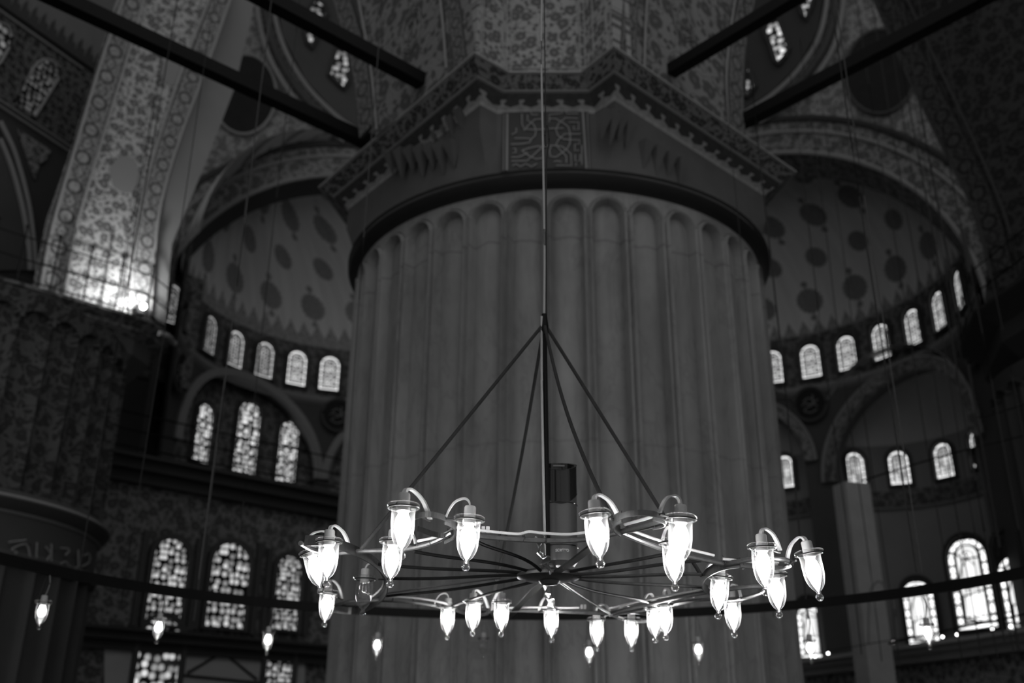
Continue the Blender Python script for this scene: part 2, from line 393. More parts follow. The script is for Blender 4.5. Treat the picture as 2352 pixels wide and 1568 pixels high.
mesh_obj('ring_moulding', b, M['dark_ring'], pil)
b = new(); lathe(b, [(PR + .10, 7.225), (PR + .135, 7.24), (PR + .10, 7.26)], 96, (PC.x, PC.y, 0)); mesh_obj('ring_line', b, M['plaster_dark'], pil)
PTOP = [Vector(p) for p in ((-2.49, 10.99), (-.407, 8.325), (-.048, 8.64), (.713, 8.63), (1.018, 8.208), (3.508, 10.551), (3.0, 13.0), (.5, 15.0), (-2.0, 13.2))]
PCAP = offset_poly(PTOP, -.36)
def loft_cap(bm):
    L = uvl(bm); top = []; 
    N = len(PCAP); dens = []
    for i in range(N):
        a, b_ = PCAP[i], PCAP[(i + 1) % N]; n = max(2, int((b_ - a).length / .2))
        dens += [a.lerp(b_, k / n) for k in range(n)]
    rings = []
    for t in lin(0, 1, 5):
        z = 7.22 + .52 * t ** .8; rg = []
        for q in dens:
            d = (q - PC); base = PC + d.normalized() * (PR + .02)
            if d.length < PR + .05: base = q
            rg.append(bm.verts.new((*base.lerp(q, t), z)))
        rings.append(rg)
    rings.append([bm.verts.new((q.x, q.y, 8.08)) for q in dens])
    for k in range(len(rings) - 1):
        for i in range(len(dens)):
            j = (i + 1) % len(dens); f = bm.faces.new((rings[k][i], rings[k][j], rings[k + 1][j], rings[k + 1][i]))
            for lp, uv in zip(f.loops, ((i * .2, k * .1), (i * .2 + .2, k * .1), (i * .2 + .2, k * .1 + .1), (i * .2, k * .1 + .1))): lp[L].uv = uv
b = new(); loft_cap(b); mesh_obj('capital', b, M['stone'], pil, smooth=True)
# hanging stalactite points on the capital sides
b = new()
for (ax, ay, bx, by, n) in ((975, 270, 1060, 250, 5), (900, 350, 1040, 330, 7), (1385, 260, 1440, 270, 4), (1480, 330, 1560, 370, 4)):
    for i in range(n):
        t = i / max(1, n - 1); x, y = ax + (bx - ax) * t, ay + (by - ay) * t
        left = x < 1200; p0 = PCAP[1] if left else PCAP[4]; nn = Vector((-B_DIR.y, B_DIR.x, 0)) if left else Vector((A_DIR.y, -A_DIR.x, 0))
        q = at_plane(x, y, (*p0, 8), nn); hh = .30 + .08 * (i % 2)
        s = A_DIR if not left else B_DIR
        nn = nn if (O - q).dot(nn) > 0 else -nn
        top = [q + s * .075 + nn * .09, q - s * .075 + nn * .09, q - s * .075 - nn * .05, q + s * .075 - nn * .05]
        vs = [b.verts.new(v) for v in top]; tip = b.verts.new(q - nn * .03 - Vector((0, 0, hh)))
        b.faces.new(vs)
        for k in range(4): b.faces.new((vs[k], tip, vs[(k + 1) % 4]))
mesh_obj('stalactite_carving', b, M['stone'], pil, smooth=False)
# cornice
def trim_mat():
    k = NT('battlement_painted_trim', .7, .3); uv, u, v = k.uv()
    per = .23; fu = k.ma('ABSOLUTE', k.ma('SUBTRACT', k.ma('FRACT', k.ma('DIVIDE', u, per)), .5))
    wid = k.mix(k.step(v, .115, .125), k.mix(k.step(v, .06, .10), .5, .08), .15)
    on = k.ma('MULTIPLY', k.ma('LESS_THAN', fu, wid), k.ma('LESS_THAN', v, .15))
    k.grey(k.ma('MULTIPLY', k.mix(on, .10, .55), k.mix(k.noise(uv, 14, 4), .5, 1.5))); return k.m
b = new(); sweep(b, PCAP, [(0, 8.03), (.02, 8.06), (.17, 8.165), (.175, 8.18)]); mesh_obj('battlement_trim', b, trim_mat(), pil, smooth=False)
b = new(); sweep(b, PCAP, [(.17, 8.175), (.195, 8.185), (.195, 8.20), (.17, 8.20)]); sweep(b, PCAP, [(.33, 8.285), (.36, 8.295), (.36, 8.315), (.30, 8.33)])
mesh_obj('cornice_lip', b, M['trim_line'], pil, smooth=False)
b = new(); sweep(b, PCAP, [(.175, 8.195), (.21, 8.20), (.34, 8.29)]); mesh_obj('cornice_band', b, M['floral_cap'], pil, smooth=False)
b = new(); N = len(PCAP); vs = [b.verts.new((q.x, q.y, 8.328)) for q in offset_poly(PCAP, .31)]; b.faces.new(vs); mesh_obj('cornice_top', b, M['stone'], pil, smooth=False)
# script panel on the chamfered face
pn = Vector((PCAP[3] - PCAP[2]).to_3d()).normalized(); pnorm = Vector((pn.y, -pn.x, 0)); pnorm = pnorm if pnorm.y < 0 else -pnorm
pp = Vector((*PCAP[2], 7.7)) + pnorm * .012
def pc(x, y, off=0): return at_plane(1060 + x / 4.61, 90 + y / 4.61, pp + pnorm * off, pnorm)
b = new(); slab(b, [pc(432, 1400), pc(1360, 1385), pc(1345, 740), pc(432, 775)], pnorm, .03); mesh_obj('script_panel', b, M['plaster_dark'], pil, smooth=False)
b = new()
for q in (((485, 790), (480, 1390)), ((1285, 770), (1325, 1385)), ((1330, 770), (1355, 1385)), ((450, 790), (445, 1395))):
    tube(b, [pc(*q[0], .01), pc(*q[1], .01)], 0, flat=(.004 if q[0][0] in (1330, 450) else .01, .006), up=pnorm)
mesh_obj('panel_border', b, M['trim_line'], pil, smooth=False)
strokes = [[(640, 790), (640, 900), (665, 950), (760, 960), (870, 955), (960, 945), (1080, 945)], [(700, 800), (700, 860), (760, 900), (790, 960), (780, 1020), (740, 1060), (690, 1050), (560, 1050)],
 [(860, 845), (780, 850), (700, 920), (660, 970)], [(520, 1115), (640, 1110), (720, 1095), (740, 1060)], [(640, 1180), (700, 1160), (800, 1135), (860, 1135), (960, 1125), (1060, 1135), (1110, 1170), (1160, 1220), (1165, 1340), (1000, 1335)],
 [(640, 1180), (720, 1240), (790, 1270), (860, 1260)], [(860, 1135), (760, 1230), (690, 1290), (530, 1290)], [(530, 1250), (600, 1250), (650, 1230), (700, 1200)],
 [(930, 880), (930, 800), (1050, 790)], [(930, 840), (1000, 845), (1080, 890), (1130, 930), (1150, 1000), (1150, 1100), (1120, 1160), (1040, 1220), (1000, 1250), (940, 1240), (930, 1180), (950, 1135)],
 [(1230, 840), (1100, 835), (1030, 890), (1000, 960), (1020, 1020), (1080, 1060), (1180, 1070)], [(1260, 1005), (1090, 1005), (1030, 1060), (1000, 1120), (1060, 1190), (1110, 1240), (1110, 1310)],
 [(1140, 880), (1240, 880), (1240, 960), (1190, 960), (1190, 920)], [(1185, 1070), (1250, 1070), (1250, 1110), (1200, 1115), (1200, 1180), (1250, 1180)], [(1275, 1120), (1275, 1330)], [(1205, 1220), (1205, 1290), (1255, 1290), (1255, 1220)], [(1210, 1340), (1215, 1310)],
 [(1060, 790), (1080, 750), (1120, 790), (1240, 790)], [(540, 1340), (580, 1320), (620, 1350), (680, 1320), (740, 1350), (800, 1320)], [(545, 1160), (575, 1160), (575, 1200), (545, 1205)], [(735, 760), (740, 800), (810, 800)], [(530, 1010), (580, 990), (580, 940)], [(980, 1300), (1000, 1290), (1060, 1300)]]
b = new()
for s in strokes: tube(b, [pc(x, y, .012) for x, y in s], 0, flat=(.0052, .004), up=pnorm)
mesh_obj('kufic_script', b, M['gilt'], pil, smooth=False)

# painted vault springing above the capital
vlt = empty('wall_vault_springing'); tag(vlt, 'painted vault springing rising off the pillar capital between the iron tie rods', 'vault', kind='structure')
VW = offset_poly(PTOP, -.10)
def wall_patch(name, pts, plane_p, plane_n, m, thick=.3, parent=None, U=None):
    n = Vector(plane_n).normalized(); mid = at_plane(*pts[0], plane_p, n)
    if (O - mid).dot(n) < 0: n = -n
    b = new(); slab(b, [at_plane(x, y, plane_p, n) for x, y in pts], n, thick, U)
    return mesh_obj(name, b, m, parent, smooth=False)
nL = Vector((-B_DIR.y, B_DIR.x, 0)); nR = Vector((A_DIR.y, -A_DIR.x, 0)); nC = pnorm
aL = (*VW[1], 8.3); aR = (*VW[4], 8.3); aC = (*VW[2], 8.3)
def plan_wall(name, p, q, z0, z1, m, th=.25, uvw=None, parent=None):
    """upright wall piece between two plan points"""
    p, q = Vector((p[0], p[1], 0)), Vector((q[0], q[1], 0)); d = (q - p).normalized(); n = Vector((d.y, -d.x, 0))
    if (O - p).dot(n) < 0: n = -n
    b = new(); L = uvl(b); w_ = (q - p).length
    F = [b.verts.new(v) for v in (p + Vector((0, 0, z0)), q + Vector((0, 0, z0)), q + Vector((0, 0, z1)), p + Vector((0, 0, z1)))]
    K = [b.verts.new(v.co - n * th) for v in F]
    fs = [b.faces.new(F), b.faces.new(K[::-1])] + [b.faces.new((F[i], K[i], K[(i + 1) % 4], F[(i + 1) % 4])) for i in range(4)]
    for f in fs:
        for lp in f.loops:
            a = (lp.vert.co - p).dot(d); zz = lp.vert.co.z
            lp[L].uv = (zz, a / w_ * uvw) if uvw else (a, zz)
    bmesh.ops.recalc_face_normals(b, faces=fs)
    return mesh_obj(name, b, m, parent, smooth=False)
zt = 10.2
plan_wall('centre_panel', VW[2], VW[3], 8.3, zt, M['floral_up'], parent=vlt)
plan_wall('return_panel', VW[1], VW[2], 8.3, zt, M['floral_up'], parent=vlt)
plan_wall('return_panel', VW[3], VW[4], 8.3, zt, M['floral_up'], parent=vlt)
b = new()
for (p, q, ts) in ((VW[2], VW[3], (.0, .06, .94, 1)), (VW[1], VW[2], (.12, .2, .9)), (VW[3], VW[4], (.3, .8))):
    for t in ts:
        x = p.lerp(q, t); x = x + (Vector((0, 0)) - x).normalized() * .004
        tube(b, [(x.x, x.y, 8.33), (x.x, x.y, zt)], 0, flat=(.008, .006))
for (p, q) in ((VW[2], VW[3]),):
    for zz in (8.36, 8.42):
        tube(b, [(p.x, p.y - .005, zz), (q.x, q.y - .005, zz)], .006, 6)
mesh_obj('painted_line', b, M['trim_line'], vlt, smooth=False)
# side faces leaning out with the great arches
wall_patch('left_panel', [(1095, 140), (862, 312), (845, 150), (815, -30), (1010, -60), (1075, -60)], aL, nL, M['floral_side'], parent=vlt)
wall_patch('right_panel', [(1408, 122), (1670, 300), (1672, 150), (1690, -60), (1430, -60)], aR, nR, M['floral_side'], parent=vlt)
def strip_patch(name, cl, width_px, plane_p, plane_n, m, wm, off=.02, parent=None, thick=.04):
    """band of width wm metres along a traced centre line lying on a plane"""
    n = Vector(plane_n).normalized(); pts = [at_plane(x, y, plane_p, n) for x, y in cl]
    if (O - pts[0]).dot(n) < 0: n = -n
    pts = smooth_path([p + n * off for p in pts], 5) if len(pts) > 2 else [p + n * off for p in pts]
    b = new(); L = uvl(b); d = 0; prev = None
    for i, p in enumerate(pts):
        t = (pts[min(i + 1, len(pts) - 1)] - pts[max(i - 1, 0)]).normalized(); s = t.cross(n)
        cur = [b.verts.new(p - s * wm / 2), b.verts.new(p + s * wm / 2), b.verts.new(p + s * wm / 2 - n * thick), b.verts.new(p - s * wm / 2 - n * thick)]
        if prev:
            d2 = d + (p - pts[i - 1]).length
            for (k, l, va, vb) in ((0, 1, 0, wm), (1, 2, wm, wm), (2, 3, wm, 0), (3, 0, 0, 0)):
                f = b.faces.new((prev[k], prev[l], cur[l], cur[k]))
                for lp, uv in zip(f.loops, ((d, va), (d, vb), (d2, vb), (d2, va))): lp[L].uv = (uv[0] / wm, uv[1] / wm)
            d = d2
        else: b.faces.new(cur[::-1])
        prev = cur
    b.faces.new(prev)
    bmesh.ops.recalc_face_normals(b, faces=b.faces[:])
    return mesh_obj(name, b, m, parent, smooth=False)
strip_patch('left_border', [(1062, 165), (1050, 60), (1035, -50)], 0, aL, nL, M['chain_c'], .2, parent=vlt)
strip_patch('left_outer_border', [(845, 300), (828, 150), (795, 30), (770, -50)], 0, aL, nL, M['chain_c'], .32, parent=vlt)
strip_patch('right_border', [(1440, 140), (1443, 60), (1450, -50)], 0, aR, nR, M['chain_c'], .24, parent=vlt)
strip_patch('right_outer_border', [(1692, 310), (1688, 200), (1695, 90), (1722, -40)], 0, aR, nR, M['chain_c'], .3, parent=vlt)
b = new()
for (P_, n_, ln) in ((aL, nL, [(1030, 160), (1022, 60), (1010, -50)]), (aL, nL, [(870, 300), (855, 150), (822, -30)]), (aR, nR, [(1475, 170), (1478, 60), (1486, -50)]), (aR, nR, [(1668, 290), (1664, 170), (1678, 40), (1695, -50)])):
    nn = Vector(n_); q0 = at_plane(*ln[0], P_, nn); nn = nn if (O - q0).dot(nn) > 0 else -nn
    tube(b, smooth_path([at_plane(x, y, P_, nn) + nn * .03 for x, y in ln], 4), .016, 6)
for (P_, n_, cx, cyy, ru, rv) in ((aL, nL, 945, 70, .20, .30), (aR, nR, 1568, 40, .22, .32)):
    nn = Vector(n_); q0 = at_plane(cx, cyy, P_, nn); nn = nn if (O - q0).dot(nn) > 0 else -nn; U = Vector((0, 0, 1)).cross(nn)
    for sc_ in (1, .85, .5, .4): tube(b, [q0 + nn * .012 + U * (ru * sc_ * (1 + .06 * cos(8 * t)) * cos(t)) + Vector((0, 0, rv * sc_ * sin(t) * (1 + .06 * cos(8 * t)))) for t in lin(0, 2 * pi, 40)[:-1]], .006, 5, closed=True)
mesh_obj('painted_outline', b, M['plaster'], vlt, smooth=False)

# ------------------------------------------------------------------ shell behind everything
b = new(); box(b, (0, 14, -.1), (24, 24, .1)); tag(mesh_obj('floor', b, plain('dark_carpet', .08), smooth=False), 'carpeted hall floor below the picture', 'floor', kind='structure')
b = new(); box(b, (0, 38, 15), (26, .3, 15)); tag(mesh_obj('wall_back', b, M['masonry_dark'], smooth=False), 'dark far wall of the hall behind the side domes', 'wall', kind='structure')
b = new(); box(b, (-24, 16, 15), (.3, 22, 15)); tag(mesh_obj('wall_left', b, M['masonry_dark'], smooth=False), 'dark outer wall at the left of the hall', 'wall', kind='structure')
b = new(); box(b, (24, 16, 15), (.3, 22, 15)); tag(mesh_obj('wall_right', b, M['masonry_dark'], smooth=False), 'dark outer wall at the right of the hall', 'wall', kind='structure')
b = new(); box(b, (0, 26, 30.2), (26, 13, .3)); tag(mesh_obj('ceiling', b, M['masonry_dark'], smooth=False), 'dark high ceiling over the far side of the hall', 'ceiling', kind='structure')

# ------------------------------------------------------------------ apses
def arch_outline(w, h, n=12, pointed=0):
    """closed outline, origin bottom centre: (x, z)"""
    hw = w / 2; sz = h - hw * (1 + pointed); P = [(-hw, 0), (hw, 0), (hw, sz)]
    for i in range(1, n):
        t = pi * i / n; P.append((hw * cos(t), sz + (hw * (1 + pointed)) * sin(t)))
    P.append((-hw, sz)); return P
win_n = [0]
def window(base, n, w_, h, m, label, reveal=.12, lattice=None, bars=False, group=None, lead_m=None):
    """arched window: glowing glass pane set back in a moulded frame, base = bottom centre of the opening, n towards the hall"""
    win_n[0] += 1; n = Vector(n).normalized(); U = Vector((0, 0, 1)).cross(n).normalized()
    e = empty('window_%d' % win_n[0], base); tag(e, label, 'window', group, 'structure')
    P = arch_outline(w_, h); b = new(); L = uvl(b)
    vs = [b.verts.new(U * x + Vector((0, 0, z)) + n * .02) for x, z in P]; f = b.faces.new(vs)
    for lp, (x, z) in zip(f.loops, P): lp[L].uv = (x / w_ + .5, z / w_)
    bk = [b.verts.new(v.co - n * .03) for v in vs]; b.faces.new(bk[::-1])
    for i in range(len(vs)): b.faces.new((vs[i], bk[i], bk[(i + 1) % len(vs)], vs[(i + 1) % len(vs)]))
    bmesh.ops.recalc_face_normals(b, faces=b.faces[:])
    mesh_obj('pane', b, m, e, smooth=False)
    b = new(); Q = arch_outline(w_ + .1, h + .1)
    tube(b, [U * x + Vector((0, 0, z - .04)) + n * .05 for x, z in Q], 0, closed=True, flat=(.05, .055), up=n)
    mesh_obj('frame', b, lead_m or M['plaster_dark'], e, smooth=False)
    if bars:
        b = new()
        lw, off = w_ * .012, n * .03
        def ln(pts): tube(b, [U * (x * w_) + Vector((0, 0, z * w_)) + off for x, z in pts], 0, flat=(lw, .008), up=n)
        H = h / w_; s = .33
        ar = lambda s_, z0: [(-s_, z0)] + [(-s_, H - .5)] + [(s_ * cos(pi - pi * i / 10), H - .5 + s_ * sin(pi * i / 10)) for i in range(1, 10)] + [(s_, H - .5), (s_, z0)]
        ln(ar(.34, .12)); ln(ar(.28, .14)); ln(ar(.17, .3)); ln([(-.5, .12), (.5, .12)]); ln([(-.28, .3), (.28, .3)]); ln([(-.17, .95), (.17, .95)])
        ln([(-.17, H - .75), (-.06, H - .62), (0, H - .45), (.06, H - .62), (.17, H - .75)])
        for i in range(9):
            z = .12 + i * (H - .62) / 8.0
            for sx in (-1, 1):
                ln([(sx * .34, z), (sx * .42, z + .04), (sx * .5, z)])
                ln([(sx * .28, z + .02), (sx * .34, z + .06)])
        for i in range(1, 8):
            t = pi * i / 8; ln([(.34 * cos(t), H - .5 + .34 * sin(t)), (.5 * cos(t), H - .5 + .5 * sin(t))])
        for cx, cz, q in ((0, H - .42, .05), (0, H - .58, .03), (0, .21, .10)):
            ln([(cx - q, cz), (cx, cz + q * .8), (cx + q, cz), (cx, cz - q * .8), (cx - q, cz)])
        mesh_obj('lead_bars', b, M['iron'], e, smooth=False)
    return e
def ang_of(p, c): return atan2(p.y - c[1], p.x - c[0])
def pol(c, r_, a, z): return Vector((c[0] + r_ * cos(a), c[1] + r_ * sin(a), z))
def curved_wall(name, c, rad, a0, a1, z0, z1, m, label=None, openings=(), parent=None, thick=.35, uvoff=0, step=.12):
    """curved wall with arched openings [(centre angle, half width m, spring z, sill z)]"""
    b = new(); n = int((a1 - a0) * rad / step); us = set(lin(a0, a1, n))
    for ca, hw, zs, zb in openings:
        for t in lin(-1, 1, 48): us.add(ca + hw * t / rad)
    us = sorted(us); L = uvl(b)
    def span(a):
        for ca, hw, zs, zb in openings:
            x = (a - ca) * rad
            if abs(x) < hw - 1e-6: return zb, zs + sqrt(hw * hw - x * x)
        return None
    for a, a2 in zip(us, us[1:]):
        s = span((a + a2) / 2)
        if s:
            lo = lambda q: (span(q) or (s[0], [zs for ca, hw, zs, zb in openings if abs((q - ca) * rad) <= hw + 1e-3][0]))
            segs = [(z0, z0, s[0], s[0])] if s[0] > z0 else []
            segs.append((lo(a)[1], lo(a2)[1], z1, z1))
        else: segs = [(z0, z0, z1, z1)]
        for (p, q, t, r2) in segs:
            for rr in (rad, rad + thick):
                f = b.faces.new([b.verts.new(v) for v in (pol(c, rr, a, p), pol(c, rr, a2, q), pol(c, rr, a2, r2), pol(c, rr, a, t))])
                for lp, uv in zip(f.loops, ((a * rad, p), (a2 * rad, q), (a2 * rad, r2), (a * rad, t))): lp[L].uv = (uv[0], uv[1] - uvoff)
            if s:
                f = b.faces.new([b.verts.new(v) for v in (pol(c, rad, a, segs[-1][0]), pol(c, rad, a2, segs[-1][1]), pol(c, rad + thick, a2, segs[-1][1]), pol(c, rad + thick, a, segs[-1][0]))])
    bmesh.ops.remove_doubles(b, verts=b.verts[:], dist=1e-4)
    o = mesh_obj(name, b, m, parent)
    if label: tag(o, label, 'wall', kind='structure')
    return o
def half_dome(name, c, rad, a0, a1, z, m, label, squash=1.0, top=pi / 2):
    b = new(); grid(b, lambda a, t: Vector((c[0] + rad * cos(t) * cos(a), c[1] + rad * cos(t) * sin(a), z + squash * rad * sin(t))), lin(a0, a1, 56), lin(0, top, 24), lambda a, t: (a * rad * cos(t * .8), t * rad + .0))
    return tag(mesh_obj(name, b, m), label, 'dome', kind='structure')
def ring_mould(name, c, rad, a0, a1, prof, m, parent=None, n=64):
    b = new(); lathe(b, [(rad - o, z) for o, z in prof], n, (c[0], c[1], 0), a0, a1); return mesh_obj(name, b, m, parent)

# --- left apse
CL, RL = (-4.0, 23.67), 4.47
SILL = 11.6
curved_wall('wall_left_apse', CL, RL, R(20), R(215), 11.3, 12.95, M['floral_dim'], 'curved window band of the left apse under its painted dome', thick=.3, uvoff=11.3)
half_dome('ceiling_left_apse', CL, RL + .05, R(20), R(222), 12.95, M['dome_l'], 'left half dome painted with rows of dark round medallions')
e = empty('trim_1'); tag(e, 'sill moulding under the row of windows of the left apse', 'trim', kind='structure')
ring_mould('sill', CL, RL, R(20), R(215), [(0, 11.15), (.10, 11.22), (.14, 11.3), (.14, 11.36), (0, 11.42)], M['plaster'], e)
names_l = ['the seventh from the pillar, half behind the ledge', 'sixth from the pillar', 'fifth from the pillar', 'fourth from the pillar', 'third from the pillar', 'second from the pillar', 'nearest the pillar']
for i, (x, y, pm) in enumerate(((378, 745, P_DIM), (420, 770, P_DIM), (471, 808, P_DIM), (532, 842, P_WARM), (600, 868, P_WARM), (676, 887, P_BRIGHT), (753, 897, P_BRIGHT))):
    q = at_cyl(x, y, CL, RL); a = ang_of(q, CL); q = pol(CL, RL - .05, a, SILL) if i else at_z(384, 742, SILL)
    window(q, Vector((-cos(a), -sin(a), 0)) if i else Vector((.72, -.69, 0)), .58, 1.08, pm, 'small arched lattice window under the left half dome, ' + names_l[i])
# --- right apse
CR, RR = (5.88, 22.26), 5.06
curved_wall('wall_right_apse', CR, RR, R(-27), R(100), 11.3, 12.95, M['floral_dim'], 'curved window band of the right apse under its painted dome', thick=.3, uvoff=11.3)
half_dome('ceiling_right_apse', CR, RR + .05, R(-27), R(104), 12.95, M['dome_r'], 'right half dome painted with rows of round medallions')
e = empty('trim_2'); tag(e, 'sill moulding under the row of windows of the right apse', 'trim', kind='structure')
ring_mould('sill', CR, RR, R(-27), R(100), [(0, 11.15), (.10, 11.22), (.14, 11.3), (.14, 11.36), (0, 11.42)], M['plaster'], e)
names_r = ['nearest the pillar', 'second from the pillar', 'third from the pillar', 'fourth from the pillar', 'fifth from the pillar', 'sixth from the pillar', 'seventh from the pillar', 'eighth and last from the pillar']
for i, (x, y) in enumerate(((1780, 880), (1868, 870), (1953, 852), (2034, 822), (2110, 795), (2171, 748), (2220, 706), (2250, 657))):
    q = at_cyl(x, y, CR, RR); a = ang_of(q, CR); q = pol(CR, RR - .05, a, SILL)
    window(q, Vector((-cos(a), -sin(a), 0)), .54, 1.08, P_BRIGHT, 'small arched lattice window under the right half dome, ' + names_r[i])

pf = at_z(384, 744, SILL); nf = Vector((.72, -.69, 0)).normalized(); uf = Vector((-nf.y, nf.x, 0))
b = new(); slab(b, [pf + uf * sx + Vector((0, 0, sz)) - nf * .12 for sx, sz in ((-.5, -1.5), (.9, -1.5), (.9, 1.6), (-.5, 1.6))], nf, .2); tag(mesh_obj('wall_left_end', b, M['floral_dim'], smooth=False), 'short wall beside the left apse behind the lit ledge', 'wall', kind='structure')
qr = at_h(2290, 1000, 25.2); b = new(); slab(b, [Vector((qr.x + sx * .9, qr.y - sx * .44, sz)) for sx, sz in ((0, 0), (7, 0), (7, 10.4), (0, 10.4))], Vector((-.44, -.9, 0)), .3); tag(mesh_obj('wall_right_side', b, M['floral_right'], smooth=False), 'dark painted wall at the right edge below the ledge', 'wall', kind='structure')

# --- walls with the great arches at the mouths of the apses
def mouth(name, c, ax, r_in, z0, label, x0, x1, top, thick, m_face, m_band, m_soffit, holes=None):
    """flat wall across the apse mouth with a round-arched opening, mouldings and a painted soffit"""
    nrm = -Vector((cos(R(ax)), sin(R(ax)), 0)); U = Vector((cos(R(ax - 90)), sin(R(ax - 90)), 0)); cc = Vector((c[0], c[1], 0)) + nrm * .1
    e = empty(name); tag(e, label, 'wall', kind='structure')
    P = lambda x, z, o=0: cc + U * x + Vector((0, 0, z)) + nrm * o
    b = new(); L = uvl(b); ts = lin(0, pi, 60)
    def rim(t):  # outer boundary in the direction t, clipped to the wall rectangle
        dx, dz = cos(t), sin(t); k = 1e9
        if dx > 1e-6: k = min(k, x1 / dx)
        if dx < -1e-6: k = min(k, x0 / dx)
        if dz > 1e-6: k = min(k, (top - z0) / dz)
        return dx * k, z0 + dz * k
    for t, t2 in zip(ts, ts[1:]):
        A = (r_in * cos(t), z0 + r_in * sin(t)); B = (r_in * cos(t2), z0 + r_in * sin(t2)); D = rim(t); E_ = rim(t2)
        f = b.faces.new([b.verts.new(P(*q)) for q in (A, B, E_, D)])
        for lp, q in zip(f.loops, (A, B, E_, D)): lp[L].uv = q
    mesh_obj('face', b, m_face, e, smooth=False)
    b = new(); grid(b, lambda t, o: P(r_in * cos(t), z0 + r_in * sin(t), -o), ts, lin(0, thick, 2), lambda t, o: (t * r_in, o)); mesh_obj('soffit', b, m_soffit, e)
    b = new(); grid(b, lambda t, o: P((r_in + o) * cos(t), z0 + (r_in + o) * sin(t), .10), ts, [0, 1.0], lambda t, o: (t * r_in, o))
    grid(b, lambda t, o: P((r_in + 1.0) * cos(t), z0 + (r_in + 1.0) * sin(t), o), ts, [0, .10], lambda t, o: (t * r_in, o))
    grid(b, lambda t, o: P(r_in * cos(t), z0 + r_in * sin(t), o), ts, [0, .10], lambda t, o: (t * r_in, o)); mesh_obj('archivolt', b, m_band, e)
    b = new()
    tube(b, [P((r_in + .02) * cos(t), z0 + (r_in + .02) * sin(t), .12) for t in ts], .06, 6)
    tube(b, [P((r_in + .62) * cos(t), z0 + (r_in + .62) * sin(t), .12) for t in ts], .05, 6)
    mesh_obj('roll_moulding', b, M['plaster'], e)
    b = new(); tube(b, [P((r_in + 1.0) * cos(t), z0 + (r_in + 1.0) * sin(t), .12) for t in ts], .09, 6)
    mesh_obj('outer_moulding', b, M['masonry_dark'], e)
    return e, P, nrm
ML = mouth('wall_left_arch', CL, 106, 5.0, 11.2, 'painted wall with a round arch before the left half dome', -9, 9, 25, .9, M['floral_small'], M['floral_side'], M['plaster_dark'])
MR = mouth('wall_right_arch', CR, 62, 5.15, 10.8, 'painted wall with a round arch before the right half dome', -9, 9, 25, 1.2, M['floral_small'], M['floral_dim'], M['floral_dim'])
def disc(name, cx, cyy, P0, nrm, ru, rv, m, parent=None, tilt=0, thick=.08, ringm=None):
    n = Vector(nrm).normalized(); q0 = at_plane(cx, cyy, P0, n) + n * .1; U = Vector((0, 0, 1)).cross(n).normalized(); V = n.cross(U)
    U, V = U * cos(tilt) + V * sin(tilt), V * cos(tilt) - U * sin(tilt)
    b = new(); slab(b, [q0 + U * (ru * cos(t)) + V * (rv * sin(t)) for t in lin(0, 2 * pi, 40)[:-1]], n, thick, U)
    o = mesh_obj(name, b, m, parent, smooth=False)
    b = new(); tube(b, [q0 + U * ((ru + .05) * cos(t)) + V * ((rv + .05) * sin(t)) for t in lin(0, 2 * pi, 40)[:-1]], .045, 6, closed=True); mesh_obj('rim', b, ringm or M['plaster'], o)
    return o, q0, U, V, n
P0L = ML[1](0, 12); P0R = MR[1](0, 12)
d = disc('painted_medallion', 562, 220, P0L, ML[2], .78, 1.25, M['disc']); tag(d[0], 'large dark oval medallion painted on the vault at upper left under the tie rod', 'medallion', kind='structure')
d = disc('painted_medallion', 2022, 168, P0R, MR[2], .78, 1.2, M['disc'], ringm=M['plaster_dark']); tag(d[0], 'large dark oval medallion painted on the vault at upper right under the tie rod', 'medallion', kind='structure')

# pale spandrel fields and the upper lunettes with beaded windows
def lunette(name, outline, curve, P0, nrm, m, label):
    e = empty(name); tag(e, label, 'wall', kind='structure'); n = Vector(nrm)
    b = new(); slab(b, [at_plane(x, y, P0, n) + n * .25 for x, y in outline], n, .2); mesh_obj('field', b, m, e, smooth=False)
    for k, (wd, mm) in enumerate(((.0, M['plaster']), (.32, M['plaster_dark']), (.62, M['plaster']))):
        b = new(); pts = smooth_path([at_plane(x - k * 17 * (1 if outline[0][0] < 1200 else -1), y + k * 9, P0, n) + n * (.30 - k * .02) for x, y in curve], 6); tube(b, pts, .07 if k != 1 else .10, 6); mesh_obj('roll_moulding', b, mm, e)
    return e
lunette('wall_left_lunette', [(620, -60), (648, 95), (700, 195), (765, 265), (822, 308), (900, 330), (900, -60)], [(612, -60), (640, 95), (692, 198), (758, 270), (822, 318)], P0L, ML[2], M['plaster_dark'], 'upper left lunette wall holding two beaded windows')
lunette('wall_right_lunette', [(1905, -60), (1885, 80), (1840, 160), (1780, 220), (1715, 262), (1640, 290), (1640, -60)], [(1915, -60), (1893, 82), (1848, 165), (1786, 228), (1715, 275)], P0R, MR[2], M['masonry_dark'], 'upper right lunette wall holding three beaded windows')
def traced_window(pts, P0, nrm, m, label, off=.32, sc_=1.0):
    """beaded lunette window whose foot is cut by the curved frame of the lunette"""
    win_n[0] += 1; n = Vector(nrm); Q = [at_plane(x, y, P0, n) + n * off for x, y in pts]; c0 = sum(Q, Vector()) / len(Q)
    e = empty('window_%d' % win_n[0], c0); tag(e, label, 'window', kind='structure')
    b = new(); slab(b, [q - c0 for q in Q], n, .05); L = uvl(b)
    for f in b.faces:
        for lp in f.loops: lp[L].uv = lp[L].uv * .55 + Vector((.5, .3))
    mesh_obj('pane', b, m, e, smooth=False)
    b = new(); tube(b, [q - c0 + n * .01 for q in Q], 0, closed=True, flat=(.05, .06), up=n); mesh_obj('frame', b, M['masonry_dark'], e, smooth=False)
